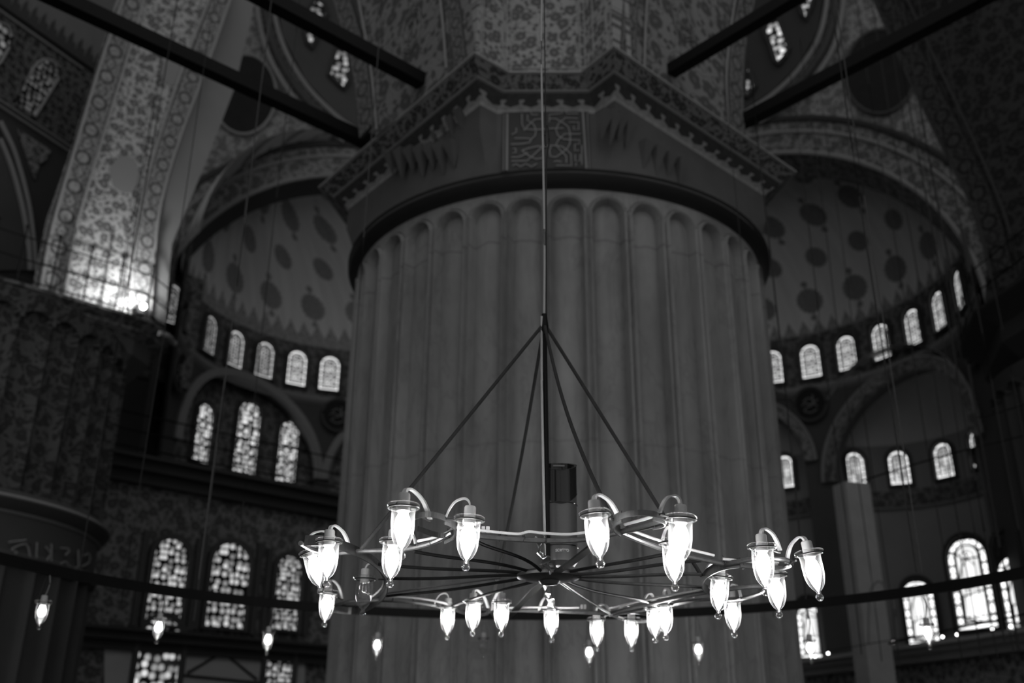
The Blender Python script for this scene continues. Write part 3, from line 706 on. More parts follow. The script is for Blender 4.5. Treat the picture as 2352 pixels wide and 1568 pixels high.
BEAD_L, BEAD_R = bead_mat('bead_glass_dim', .5, 9.5), bead_mat('bead_glass_bright', 1.0, 9.5)
traced_window([(708, 35), (718, 20), (730, 18), (742, 28), (748, 50), (734, 75), (722, 108), (712, 128), (703, 115), (696, 90), (700, 60)], P0L, ML[2], BEAD_L, 'upper of the two beaded windows in the left lunette, crossed by a tie rod')
traced_window([(772, 120), (780, 105), (790, 115), (797, 140), (801, 175), (796, 205), (786, 220), (775, 210), (765, 200), (752, 188), (760, 160)], P0L, ML[2], BEAD_L, 'lower of the two beaded windows in the left lunette, pointed at its foot')
traced_window([(1726, 160), (1732, 180), (1743, 215), (1735, 225), (1724, 238), (1719, 236), (1718, 190)], P0R, MR[2], BEAD_R, 'narrow triangular beaded window in the right lunette beside the vault border')
traced_window([(1763, 80), (1770, 60), (1782, 53), (1795, 62), (1802, 80), (1820, 130), (1812, 145), (1795, 165), (1788, 155), (1775, 115), (1766, 98)], P0R, MR[2], BEAD_R, 'middle arched beaded window in the right lunette')
traced_window([(1828, -40), (1865, -45), (1872, -10), (1876, 15), (1868, 40), (1858, 62), (1850, 50), (1840, 20), (1830, -10)], P0R, MR[2], BEAD_R, 'topmost beaded window in the right lunette, cut by the frame edge')

# --- lower walls of the apses with niches
def side_wall(tagname, c, rad, a0, a1, ops, label, m):
    return curved_wall(tagname, c, rad, a0, a1, 0, 11.3, m, label, [(ca, hw, zs, 0) for ca, hw, zs in ops])
# right: two niches, each a small curved room of its own
NR, NRR = (9.84, 24.7), 2.35
NR2 = (7.0, 26.6)
aN1, aN2 = R(27), R(83)
OPS = [(aN1, 2.42, 8.55), (aN2, 1.75, 9.2)]
side_wall('wall_right_lower', CR, RR, R(-16), R(110), OPS, 'curved lower wall of the right apse with two round-arched niches', M['plaster_dark'])
def arch_band(c, rad, ca, hw, zs, w1, m, name, parent, zfoot=0, proud=.08):
    b = new(); ts = lin(0, pi, 40); L = uvl(b)
    pts = [pol(c, rad - proud, ca + (hw + w1 / 2) * cos(t) / rad, zs + (hw + w1 / 2) * sin(t)) for t in ts]
    tube(b, pts, 0, flat=(w1 / 2, proud), up=Vector((-cos(ca), -sin(ca), 0)))
    return mesh_obj(name, b, m, parent)
e = empty('trim_3'); tag(e, 'arch mouldings round the two niches of the right apse', 'trim', kind='structure')
for ca, hw, zs in OPS:
    arch_band(CR, RR, ca, hw, zs, .28, M['floral_side'], 'arch_band', e)
    b = new(); tube(b, [pol(CR, RR - .12, ca + (hw + .32) * cos(t) / RR, zs + (hw + .32) * sin(t)) for t in lin(0, pi, 40)], .05, 6); mesh_obj('arch_roll', b, M['plaster'], e)
def niche(c, rad, a0, a1, n_, side):
    curved_wall('wall_%s_niche' % n_, c, rad, a0, a1, 0, 9.75, M['plaster'], 'curved wall of the %s niche in the right apse' % n_, thick=.2)
    b = new(); grid(b, lambda a, t: Vector((c[0] + rad * cos(t) * cos(a), c[1] + rad * cos(t) * sin(a), 9.75 + rad * .85 * sin(t))), lin(a0, a1, 32), lin(0, pi / 2, 12), lambda a, t: (a * rad, t * rad))
    tag(mesh_obj('ceiling_%s_niche' % n_, b, M['niche_p']), 'small pale half dome of the %s niche in the right apse' % n_, 'dome', kind='structure')
    e = empty('trim_%s_niche' % n_); tag(e, 'dark painted cornice under the windows of the %s niche' % n_, 'trim', kind='structure')
    ring_mould('cornice', c, rad, a0, a1, [(0, 7.95), (.08, 8.0), (.16, 8.2), (.2, 8.32), (.2, 8.4), (0, 8.45)], M['floral_dim'], e, 40)
    ring_mould('cornice_line', c, rad, a0, a1, [(.05, 7.9), (.1, 7.95), (.05, 8.0)], M['plaster'], e, 40)
niche(NR, NRR, R(-62), R(122), 'large', 1); niche(NR2, 1.85, R(5), R(190), 'small', 0)
for i, (x, y, pm, lab) in enumerate(((1968, 1108, P_HONEY, 'leftmost'), (2070, 1106, P_HONEY, 'second from the left'), (2175, 1090, P_HONEY, 'third from the left'), (2250, 1050, P_HONEY, 'rightmost, half hidden by the ledge'))):
    q = at_cyl(x, y, NR, NRR - .05); a = ang_of(q, NR); window(pol(NR, NRR - .06, a, 8.6), Vector((-cos(a), -sin(a), 0)), .52, .95, pm, 'bright honeycomb lattice window in the large niche, ' + lab)
q = at_cyl(1808, 1120, NR2, 1.8); a = ang_of(q, NR2); window(pol(NR2, 1.79, a, q.z), Vector((-cos(a), -sin(a), 0)), .52, .95, P_HONEY, 'bright lattice window in the small niche just right of the pillar')
for (x, y, wd, h, lab) in ((2125, 1482, .74, 1.68, 'tall leaded window in the large niche behind the hanging lamp'), (2250, 1445, 1.02, 2.3, 'largest leaded window in the lower right wall')):
    q = at_cyl(x, y, NR, NRR - (.22 if x < 2200 else .42)); a = ang_of(q, NR); a2 = a
    nn = (Vector((-cos(a2), -sin(a2), 0)) + Vector((-.1, -.45, 0))).normalized()
    window(q, nn, wd, h, P_GRAND, lab, bars=True, lead_m=M['masonry_dark'])
q = at_cyl(1868, 1510, NR2, 1.75); window(q, Vector((-.2, -1, 0)), .62, 1.55, P_GRAND, 'leaded window beside the pillar foot behind a hanging lamp', bars=True, lead_m=M['masonry_dark'])
q = at_h(2362, 1455, 24.6); window(q, Vector((-.6, -1, 0)), .75, 2.2, P_GRAND, 'leaded window cut by the right frame edge', bars=True, lead_m=M['masonry_dark'])

# left: one wide shallow niche with three tall windows
aM1 = R(143); aM2 = R(78)
OPL = [(aM1, 2.45, 8.9), (aM2, 2.2, 8.9)]
side_wall('wall_left_lower', CL, RL, R(20), R(215), OPL, 'curved lower wall of the left apse with wide round-arched niches', M['plaster_dark'])
e = empty('trim_4'); tag(e, 'arch mouldings round the niches of the left apse', 'trim', kind='structure')
for ca, hw, zs in OPL:
    arch_band(CL, RL, ca, hw, zs, .22, M['plaster'], 'arch_band', e)
curved_wall('wall_left_niche', CL, RL + .45, R(50), R(180), 0, 11.6, M['floral_dim'], 'tiled back wall of the wide left niche', thick=.2)
for i, (x, y0, y1, w_, lab) in enumerate(((455, 1060, 922, .62, 'left'), (557, 1085, 920, .72, 'middle'), (653, 1105, 968, .56, 'right'))):
    q = at_cyl(x, y0, CL, RL + .4); t = at_cyl(x, y1, CL, RL + .4); a = ang_of(q, CL)
    window(q, Vector((-cos(a), -sin(a), 0)), w_, t.z - q.z, P_TALL, 'tall blurred lattice window above the left gallery, %s of three' % lab)

# roundels
rsc = {}
for (x, y, c, rad, lab) in ((405, 855, CL, RL, 'beside the ledge of the left pier'), (775, 955, CL, RL, 'between the left niches beside the main pillar'), (1863, 930, CR, RR, 'between the right niches near the main pillar'), (2237, 795, CR, RR, 'at the far right under the last small window')):
    q = at_cyl(x, y, c, rad); a = ang_of(q, c); n = Vector((-cos(a), -sin(a), 0))
    o, q0, U, V, n = disc('calligraphy_roundel', x, y, q + n * .05, n, .40, .44, M['disc'], thick=.12, ringm=M['plaster_dark']); tag(o, 'round dark calligraphy disc ' + lab, 'roundel', 'calligraphy discs on the apse walls')
    b = new()
    for s in ([(-.2, .1), (-.05, .2), (.1, .1), (.05, -.05), (-.1, -.1), (-.2, -.2), (0, -.28), (.2, -.2)], [(.1, .28), (.12, 0), (.22, -.1)], [(-.25, -.02), (-.12, .05), (0, -.02), (.25, .1)]):
        tube(b, smooth_path([q0 + n * .015 + U * (p[0] * .9) + V * (p[1] * .9) for p in s], 4), .014, 5)
    mesh_obj('script', b, M['plaster'], o)

# --- left flat wall with its galleries
pW = at_h(540, 1080, 21.6); nW = Vector((A_DIR.y, -A_DIR.x, 0))
xs0 = at_plane(225, 1080, pW, nW); s_of = lambda x, y: (at_plane(x, y, pW, nW) - pW).dot(A_DIR)
def wpt(s, z, o=0): return Vector((pW.x, pW.y, 0)) + A_DIR * s + nW * o + Vector((0, 0, z))
b = new(); slab(b, [wpt(-7, 0), wpt(7.5, 0), wpt(7.5, 6.9), wpt(-7, 6.9)], nW, .4); tag(mesh_obj('wall_left_gallery', b, M['floral_dim'], smooth=False), 'tiled wall under the left gallery', 'wall', kind='structure')
def ledge(name, z, prof_h, out, label, balus=True):
    e = empty(name); tag(e, label, 'gallery', kind='structure')
    b = new(); 
    for (z0, z1, o) in ((z - prof_h, z - prof_h * .55, out * .35), (z - prof_h * .55, z - prof_h * .15, out * .7), (z - prof_h * .15, z, out)):
        box(b, wpt(.2, (z0 + z1) / 2, o / 2), (7.2, o / 2, (z1 - z0) / 2), A_DIR)
    mesh_obj('ledge', b, M['masonry_dark'], e, smooth=False)
    if balus:
        b = new()
        for zz in (.12, .45, .8): tube(b, [wpt(-7, z + zz, out * .8), wpt(7.4, z + zz, out * .8)], .018, 5)
        mesh_obj('rail', b, M['iron'], e, smooth=False)
    return e
ledge('trim_left_gallery', 7.05, .5, .5, 'dark upper gallery ledge with thin rails under the left windows')
ledge('trim_left_lower_gallery', 3.8, .4, .35, 'dark lower ledge on the left wall', False)
for (x, y0, y1, w_, pm, lab) in ((370, 1432, 1235, .72, P_TALLDIM, 'left'), (512, 1440, 1245, .85, P_TALLDIM, 'middle'), (650, 1445, 1275, .6, P_TALLDIM, 'right, dimmest')):
    q = at_plane(x, y0, pW + nW * .03, nW); t = at_plane(x, y1, pW + nW * .03, nW)
    window(q, nW, w_, t.z - q.z, pm, 'tall dim blur-dotted window in the left wall between two ledges, ' + lab)
    b = new()
    for sx in (-1, 1): tube(b, [q + A_DIR * (sx * (w_ / 2 + .2)) + nW * .04 + Vector((0, 0, -.1)), q + A_DIR * (sx * (w_ / 2 + .2)) + nW * .04 + Vector((0, 0, t.z - q.z + .1))], 0, flat=(.06, .04), up=nW)
    win_o = [o for o in C.objects if o.name == 'window_%d' % win_n[0]][0]; o = mesh_obj('pilaster', b, M['plaster_dark'], win_o, smooth=False); o.location = -q
for (x, y, w_, h, pm, lab) in ((345, 1640, .85, 1.75, P_TALL, 'arched window at the bottom left edge under the lower ledge'), (628, 1640, .62, 1.4, P_TALLDIM, 'dim arched window at the bottom edge left of the main pillar')):
    q = at_plane(x, y, pW + nW * .03, nW); window(q, nW, w_, h, pm, lab)
e = empty('trim_5'); tag(e, 'triangular pediment and pale panels low on the left wall', 'trim', kind='structure')
b = new()
for s in ([(430, 1545), (512, 1497), (590, 1560)], [(420, 1550), (600, 1568)]): tube(b, [at_plane(x, y, pW + nW * .06, nW) for x, y in s], .03, 6)
mesh_obj('moulding', b, M['masonry_dark'], e)
wall_patch('pale_panel', [(240, 1445), (700, 1492), (700, 1600), (240, 1600)], pW + nW * .05, nW, M['niche_p'], .03, e)

# --- left pier (second great pillar) with its capital, painted pier wall and lamp
LP, LPR = Vector((-8.35, 13.75)), 2.45
pl = empty('pillar'); tag(pl, 'second great round pillar at the left edge with vine-carved flutes and inscription ring', 'pillar', kind='structure')
b = new(); fluted(b, LP, LPR, 4.55, 7.35, 6.9, 34, .05, R(-110), R(60), 10); mesh_obj('upper_shaft', b, M['vine'], pl)
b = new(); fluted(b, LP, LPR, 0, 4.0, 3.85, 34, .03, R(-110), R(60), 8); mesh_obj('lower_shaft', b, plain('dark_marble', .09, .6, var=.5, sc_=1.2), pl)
b = new(); lathe(b, [(LPR - .05, 3.75), (LPR + .06, 3.8), (LPR + .1, 3.88), (LPR + .02, 3.95), (LPR + .02, 4.42), (LPR + .1, 4.47), (LPR + .16, 4.55), (LPR + .08, 4.66), (LPR - .05, 4.7)], 80, (*LP, 0)); mesh_obj('inscription_ring', b, M['plaster_dark'], pl)
b = new(); lathe(b, [(LPR + .1, 4.5), (LPR + .175, 4.56), (LPR + .1, 4.62)], 80, (*LP, 0)); lathe(b, [(LPR + .03, 4.38), (LPR + .06, 4.40), (LPR + .03, 4.42)], 80, (*LP, 0)); mesh_obj('ring_line', b, M['plaster'], pl)
b = new()
def on_lp(x, y, off=.05):
    d = ray(x, y); cx, cyy = LP; rad = LPR + .02 + off; a = d.x ** 2 + d.y ** 2; bb = -2 * (d.x * cx + d.y * cyy); k = cx * cx + cyy * cyy - rad * rad
    disc_ = bb * bb - 4 * a * k; return O + d * ((-bb - sqrt(max(disc_, 0))) / (2 * a))
for s in ([(10, 1280), (40, 1268), (25, 1262), (60, 1250), (70, 1285)], [(85, 1245), (85, 1285), (105, 1288), (115, 1270), (105, 1255)], [(118, 1248), (118, 1295)], [(130, 1300), (150, 1290), (165, 1305), (185, 1300)], [(180, 1262), (180, 1300)], [(192, 1275), (205, 1272), (205, 1290), (190, 1300)], [(20, 1245), (60, 1240)], [(140, 1258), (160, 1262), (150, 1275)]):
    tube(b, smooth_path([on_lp(x, y) for x, y in s], 4), .012, 5)
mesh_obj('script', b, M['plaster'], pl)
K0, K1, K2 = Vector((-7.54, 13.85)), Vector((-6.0145, 15.239)), Vector((-5.86, 16.04))
LPP = [Vector(p) for p in ((-11.4, 13.3), (-8.9, 12.6), (-7.54, 13.85), (-6.01, 15.24), (-5.86, 16.04), (-6.6, 17.0), (-9.5, 17.6), (-11.8, 15.5))]
LPC = offset_poly(LPP, -.35)
b = new(); sweep(b, LPC, [(-.6, 7.15), (-.25, 7.4), (0, 7.75), (0, 8.05)]); mesh_obj('capital', b, M['plaster_dark'], pl, smooth=False)
b = new(); sweep(b, LPC, [(0, 8.03), (.15, 8.12), (.17, 8.17), (.33, 8.26), (.35, 8.3), (-.4, 8.32)]); vs = [b.verts.new((*q, 8.315)) for q in offset_poly(LPC, -.38)]; b.faces.new(vs); mesh_obj('cornice', b, M['floral_dim'], pl, smooth=False)
# pale bracket on the capital's right, lit by the lamp
b = new(); tube(b, smooth_path([at_z(x, y, 8.05) for x, y in ((365, 765), (385, 772), (395, 785), (402, 790))], 4), .05, 8); mesh_obj('bracket', b, M['plaster'], pl)
# pier wall rising off the left capital: painted field with two medallion borders
pier_n = Vector((A_DIR.y, -A_DIR.x, 0)); pier_p = Vector((-6.9, 14.75, 8.3))
pw = empty('wall_left_pier'); tag(pw, 'arabesque painted pier wall rising above the left ledge, lit by a lamp at its foot', 'wall', kind='structure')
wall_patch('painted_field', [(88, 690), (345, 735), (352, 520), (400, 330), (465, 150), (535, -60), (300, -60), (255, 90), (195, 290), (130, 480)], pier_p, pier_n, M['floral_pier'], .5, pw)
strip_patch('medallion_border', [(112, 680), (145, 520), (205, 310), (262, 120), (325, -50)], 0, pier_p, pier_n, M['chain_l'], .40, .02, pw)
strip_patch('medallion_border', [(322, 715), (335, 580), (352, 460), (398, 300), (455, 140), (525, -50)], 0, pier_p, pier_n, M['chain_l'], .36, .02, pw)
b = new()
for ln in ([(150, 690), (172, 540), (232, 330), (290, 140), (345, -50)], [(298, 715), (310, 560), (335, 420), (380, 270), (432, 120), (500, -50)], [(345, 715), (352, 620), (368, 470), (415, 310), (475, 150), (545, -50)], [(92, 680), (122, 520), (182, 310), (240, 120), (300, -50)]):
    tube(b, smooth_path([at_plane(x, y, pier_p + pier_n * .05, pier_n) for x, y in ln], 5), 0, flat=(.022, .012), up=pier_n)
mesh_obj('painted_line', b, M['trim_line'], pw, smooth=False)
for k_, (cx, cyy, rx, rz_) in enumerate(((288, 400, .26, .36), (395, 165, .22, .3))):
    q0 = at_plane(cx, cyy, pier_p + pier_n * .015, pier_n); b = new()
    slab(b, [q0 + A_DIR * (rx * cos(t) * (1 + .08 * cos(6 * t))) + Vector((0, 0, rz_ * sin(t))) for t in lin(0, 2 * pi, 36)[:-1]], pier_n, .02); mesh_obj('medallion', b, M['plaster'], pw, smooth=False)
# concave return between the pier wall and the apse arch
wall_patch('return', [(345, 720), (378, 745), (395, 560), (470, 380), (540, 200), (600, -60), (520, -60), (450, 150), (375, 400)], pier_p - pier_n * .35 + A_DIR * .2, pier_n, M['plaster'], .3, pw)
# lamp
fl = empty('floodlight', at_z(322, 722, 8.36)); tag(fl, 'small glaring floodlight on the left pier ledge throwing light up the painted wall', 'floodlight')
b = new(); box(b, (0, 0, .03), (.07, .05, .03), A_DIR); mesh_obj('bracket', b, M['iron'], fl, smooth=False)
b = new(); box(b, (0, 0, .10), (.09, .05, .055), A_DIR, Z=Vector((0, 0, 1))); mesh_obj('housing', b, M['iron'], fl, smooth=False)
glow = NT('lamp_glow', .3); glow.b.inputs['Emission Color'].default_value = (1, 1, 1, 1); glow.b.inputs['Emission Strength'].default_value = 60
b = new(); bmesh.ops.create_uvsphere(b, u_segments=12, v_segments=8, radius=.05); bmesh.ops.translate(b, verts=b.verts, vec=pier_n * .085 + Vector((0, 0, .12))); mesh_obj('lamp_glass', b, glow.m, fl)
ld = bpy.data.lights.new('floodlight_beam', 'SPOT'); ld.energy = FLOOD_W; ld.shadow_soft_size = .05; ld.spot_size = R(165); ld.spot_blend = .6
lo = bpy.data.objects.new('floodlight_beam', ld); C.objects.link(lo); lo.parent = fl; lo.location = pier_n * .42 + Vector((0, 0, .12)) - A_DIR * .1
lo.rotation_euler = ((-pier_n * .5 - A_DIR * .45 + Vector((0, 0, 1))).to_track_quat('-Z', 'Y').to_euler())
# railing on the left capital
rl = empty('balcony_railing'); tag(rl, 'thin iron railing along the ledge of the left pier before the lit painted wall', 'railing')
def Lz(x, y, dz=0): return at_z(x, y, 8.3) + Vector((0, 0, dz))
for dz in (.08, .42, .80):
    b = new(); tube(b, [Vector((*(LPP[i]), 8.3 + dz)) - Vector((*(LPP[i] - LP).normalized(), 0)) * .12 for i in (0, 1, 2, 3, 4)], .012, 6); mesh_obj('rail', b, M['iron'], rl)
for i in range(1, 4):
    n = 4 if i != 3 else 1
    for k in range(n):
        q = LPP[i].lerp(LPP[i + 1], k / n); q = q - (q - LP).normalized() * .12
        b = new(); tube(b, [(q.x, q.y, 8.3), (q.x, q.y, 9.25)], .014, 6); bmesh.ops.create_uvsphere(b, u_segments=8, v_segments=6, radius=.035, matrix=Matrix.Translation((q.x, q.y, 9.28))); mesh_obj('post', b, M['iron'], rl)

# --- far upper left: window band of the next half dome
fp = at_h(90, 250, 19.0); fu = Vector((sin(R(26)), cos(R(26)), 0)); fn = Vector((fu.y, -fu.x, 0))
fw = empty('wall_far_left'); tag(fw, 'painted wall with arched windows at the upper left corner behind the pier', 'wall', kind='structure')
def fpt(x, y, o=0): return at_plane(x, y, fp + fn * o, fn)
b = new(); slab(b, [fpt(-60, 800), fpt(230, 800), fpt(235, 620), fpt(330, 100), fpt(420, -60), fpt(-60, -60)], fn, .3); mesh_obj('face', b, M['masonry_dark'], fw, smooth=False)
b = new(); slab(b, [fpt(-60, -20, .05), fpt(0, 22, .05), fpt(190, 155, .05), fpt(225, 185, .05), fpt(165, 330, .05), fpt(0, 228, .05), fpt(-60, 190, .05)], fn, .05); mesh_obj('tiled_band', b, floral('tile_band_far', .16, .035, 5.5), fw, smooth=False)
b = new(); slab(b, [fpt(-60, -60, .05), fpt(60, -60, .05), fpt(250, -60, .05), fpt(275, 40, .05), fpt(240, 130, .05), fpt(205, 150, .05), fpt(0, 8, .05), fpt(-60, -30, .05)], fn, .05); mesh_obj('dome_edge', b, plain('far_dome_plaster', .2, .85, var=.3), fw, smooth=False)
b = new()
for i in range(12):
    x0 = -20 + i * 21; y0 = 0 + x0 * .70
    h = 38; q = [fpt(x0, y0 + 8, .07), fpt(x0 + 22, y0 + 24, .07), fpt(x0 + 26, y0 - 4, .07), fpt(x0 + 20, y0 - 8, .07), fpt(x0 + 22, y0 - h * .8, .07), fpt(x0 + 12, y0 - h * .55, .07), fpt(x0 + 8, y0 - 10, .07)]
    slab(b, q, fn, .03)
mesh_obj('fleur_fringe', b, M['masonry_dark'], fw, smooth=False)
b = new()
for ln in ([(-60, -18), (0, 24), (190, 158)], [(-60, 192), (0, 230), (165, 338)], [(-60, 205), (0, 243), (160, 348)]): tube(b, [fpt(x, y, .08) for x, y in ln], .022, 6)
tube(b, smooth_path([fpt(x, y, .09) for x, y in ((0, 278), (30, 340), (52, 410), (68, 480), (78, 560), (82, 620))], 5), .05, 6)
tube(b, smooth_path([fpt(x, y, .09) for x, y in ((0, 318), (20, 365), (38, 420), (55, 490), (66, 560), (70, 620))], 5), .05, 6)
mesh_obj('moulding', b, M['plaster'], fw)
b = new(); slab(b, [fpt(40, 295, .05), fpt(118, 345, .05), fpt(105, 370, .05), fpt(92, 375, .05), fpt(80, 412, .05)], fn, .03); mesh_obj('spandrel', b, floral('spandrel_paint', .3, .08, 6), fw, smooth=False)
b = new(); slab(b, [fpt(-60, 300, .05), fpt(0, 325, .05), fpt(30, 400, .05), fpt(52, 500, .05), fpt(62, 620, .05), fpt(-60, 620, .05)], fn, .03); mesh_obj('recess', b, M['plaster_dark'], fw, smooth=False)
def far_window(pts, label, lit):
    win_n[0] += 1; Q = [fpt(x, y, .12) for x, y in pts]; c0 = sum(Q, Vector()) / len(Q); e = empty('window_%d' % win_n[0], c0); tag(e, label, 'window', kind='structure')
    b = new(); slab(b, [q - c0 for q in Q], fn, .03); mesh_obj('pane', b, lit, e, smooth=False)
    b = new(); tube(b, [q - c0 + fn * .01 for q in Q], .028, 6, closed=True); mesh_obj('frame', b, M['plaster'], e)
fwm = bead_mat('bead_glass_faint', .085, 9); fwm2 = bead_mat('bead_glass_faint_bright', .22, 6)
far_window([(32, 238), (80, 268), (134, 180), (136, 155), (122, 140), (102, 136), (88, 142), (75, 158)], 'unlit arched lattice window at the upper left', fwm)
far_window([(-60, 205), (0, 145), (20, 110), (28, 85), (18, 60), (0, 52), (-30, 60)], 'brighter arched window cut by the left frame edge', fwm2)

# --- right pier: dark ledge, and the broad painted soffit above it
rp_p = at_z(2290, 690, 8.3); rp_n = -Vector((-A_DIR.x, -A_DIR.y, 0)); rp_n = Vector((-A_DIR.x, -A_DIR.y, 0))
RPP = [Vector(p) for p in ((7.46, 14.66), (7.71, 13.0), (9.5, 12.2), (12.3, 13.6), (12.6, 16.6), (10, 17.6), (8.0, 16.6))]
pr = empty('pillar'); tag(pr, 'dark third pier at the right edge, only its capital ledge in view', 'pillar', kind='structure')
RPC = offset_poly(RPP, -.35)
b = new(); sweep(b, RPC, [(-.5, 7.2), (-.2, 7.5), (0, 7.75), (0, 8.03), (.17, 8.17), (.33, 8.27), (.35, 8.31), (-.4, 8.32)]); b.faces.new([b.verts.new((*q, 8.315)) for q in offset_poly(RPC, -.38)]); mesh_obj('capital', b, M['masonry_dark'], pr, smooth=False)
b = new(); fluted(b, Vector((9.95, 14.9)), 2.1, 0, 7.35, 6.9, 30, .05, R(100), R(280), 8); mesh_obj('shaft', b, M['masonry_dark'], pr)
sw = empty('wall_right_pier'); tag(sw, 'broad dim flower painted pier soffit at the right with medallion borders', 'wall', kind='structure')
sp_p = Vector((7.9, 14.9, 8.3)); sp_n = Vector((-.8, -.6, 0)).normalized()
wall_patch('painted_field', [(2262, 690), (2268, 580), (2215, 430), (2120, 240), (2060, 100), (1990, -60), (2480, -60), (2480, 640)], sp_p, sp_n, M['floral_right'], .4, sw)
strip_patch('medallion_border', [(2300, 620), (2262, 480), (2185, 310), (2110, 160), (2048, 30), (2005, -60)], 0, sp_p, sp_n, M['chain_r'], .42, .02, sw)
b = new()
for ln in ([(2335, 600), (2300, 470), (2222, 290), (2150, 140), (2085, 0), (2060, -60)], [(2275, 640), (2238, 490), (2155, 320), (2078, 160), (2020, 30), (1980, -60)]):
    tube(b, smooth_path([at_plane(x, y, sp_p + sp_n * .05, sp_n) for x, y in ln], 5), 0, flat=(.02, .012), up=sp_n)
mesh_obj('painted_line', b, M['masonry_dark'], sw, smooth=False)
b = new()
for (cx, cyy, rr) in ((2222, 75, .2), (2340, 315, .2)):
    q0 = at_plane(cx, cyy, sp_p + sp_n * .02, sp_n); U = Vector((0, 0, 1)).cross(sp_n)
    for s in (1, .88, .5): tube(b, [q0 + U * (rr * s * cos(pi / 8 + t)) + Vector((0, 0, rr * s * sin(pi / 8 + t))) for t in lin(0, 2 * pi, 8)[:-1]], .007, 5, closed=True)
mesh_obj('octagon_outline', b, M['masonry_dark'], sw, smooth=False)
rr_ = empty('balcony_railing'); tag(rr_, 'dark iron railing on the ledge of the right pier', 'railing')
for dz in (.35, .75):
    b = new(); tube(b, [Vector((*(RPP[i]), 8.3 + dz)) - Vector((*(RPP[i] - Vector((9.95, 14.9))).normalized(), 0)) * .12 for i in (6, 0, 1, 2)], .012, 6); mesh_obj('rail', b, M['iron'], rr_)
for i in (6, 0, 1):
    for k in range(3):
        q = RPP[i].lerp(RPP[(i + 1) % 7], k / 3); q = q - (q - Vector((9.95, 14.9))).normalized() * .12
        b = new(); tube(b, [(q.x, q.y, 8.3), (q.x, q.y, 9.15)], .013, 6); mesh_obj('post', b, M['iron'], rr_)

# --- right gallery ledge at the foot of the windows, and its row of tiny bulbs
gz = 3.95
gp0, gp1 = at_z(1905, 1512, gz), at_z(2420, 1440, gz)
gal = empty('trim_right_gallery'); tag(gal, 'pale gallery ledge low on the right wall below the leaded windows', 'gallery', kind='structure')
gd = (gp1 - gp0).normalized(); b = new()
g0, g1 = gp0 - gd * 1.5, gp1 + gd * 2
for (o, z0, z1) in ((.0, gz - .35, gz - .2), (.12, gz - .2, gz - .08), (.25, gz - .08, gz)):
    box(b, (g0 + g1) / 2 + Vector((0, 0, (z0 + z1) / 2 - gz)) + Vector((gd.y, -gd.x, 0)) * (o - .2), ((g1 - g0).length / 2, .3 + o / 2, (z1 - z0) / 2), gd)
mesh_obj('ledge', b, M['niche_p'], gal, smooth=False)
b = new(); box(b, (g0 + g1) / 2 + Vector((0, 0, -gz / 2 - .18)) - Vector((gd.y, -gd.x, 0)) * .35, ((g1 - g0).length / 2, .1, gz / 2 - .18), gd); mesh_obj('wall_below', b, M['floral_pier'], gal, smooth=False)
tiny = NT('tiny_bulb_glow', .3); tiny.b.inputs['Emission Color'].default_value = (1, 1, 1, 1); tiny.b.inputs['Emission Strength'].default_value = 9
proto = None
tl = ['at the far right under the largest leaded window', 'right of the largest leaded window foot', 'left of the largest leaded window foot', 'just right of the hanging lamp before the leaded window', 'second right of that hanging lamp', 'alone left of the tall leaded window', 'lone, nearest right of the lamp at the pillar foot', 'lowest, beside the pillar foot']
for (x, y), lb in zip(((2321, 1438), (2279, 1444), (2198, 1457), (2165, 1462), (2052, 1475), (1902, 1500), (1872, 1507), (1837, 1512)), ('rightmost of the row, near the frame edge', 'second from the right, under the largest leaded window', 'third from the right', 'fourth from the right, beside the hanging lamp', 'left of the tall leaded window', 'alone right of the pillar foot lamp', 'touching the pillar foot lamp', 'lowest, against the pillar foot')):
    g = at_h(x, y, 20.5)
    if proto is None:
        proto = empty('gallery_bulb', g)
        b = new(); bmesh.ops.create_uvsphere(b, u_segments=10, v_segments=8, radius=.02); mesh_obj('bulb', b, tiny.m, proto)
        b = new(); tube(b, [(0, 0, .03), (0, 0, .09)], .012, 6); mesh_obj('socket', b, M['iron'], proto); o = proto
    else: o = copy_tree(proto); o.location = g
    tag(o, 'tiny glaring bulb above the right ledge, ' + lb, 'bulb', 'tiny bulbs along the right gallery')
wr = new(); tube(wr, smooth_path([at_h(x, y - 4, 20.5) for x, y in ((1790, 1518), (1837, 1511), (1902, 1499), (2052, 1473), (2165, 1460), (2279, 1442), (2400, 1424))], 3), .008, 5); tag(mesh_obj('bulb_wire', wr, M['iron']), 'thin wire carrying the tiny bulbs along the right ledge', 'wire')
# pale pier edge between the right niches
b = new(); q = at_h(1958, 1140, 23.6); box(b, (q.x, q.y, 3.7), (.32, .25, 3.7), Vector((1, .3, 0))); tag(mesh_obj('wall_right_jamb', b, plain('pale_jamb', .6, .8, var=.4), smooth=False), 'pale upright pier edge left of the leaded windows', 'wall', kind='structure')
# pointed blind arch
e = empty('trim_6'); tag(e, 'small pointed blind arch on the dark wall left of the leaded windows', 'trim', kind='structure')
b = new(); tube(b, smooth_path([at_h(x, y, 21.9) for x, y in ((1995, 1480), (1996, 1380), (2005, 1345), (2022, 1335), (2040, 1360), (2055, 1400), (2062, 1480))], 4), .022, 5); mesh_obj('moulding', b, M['plaster'], e)

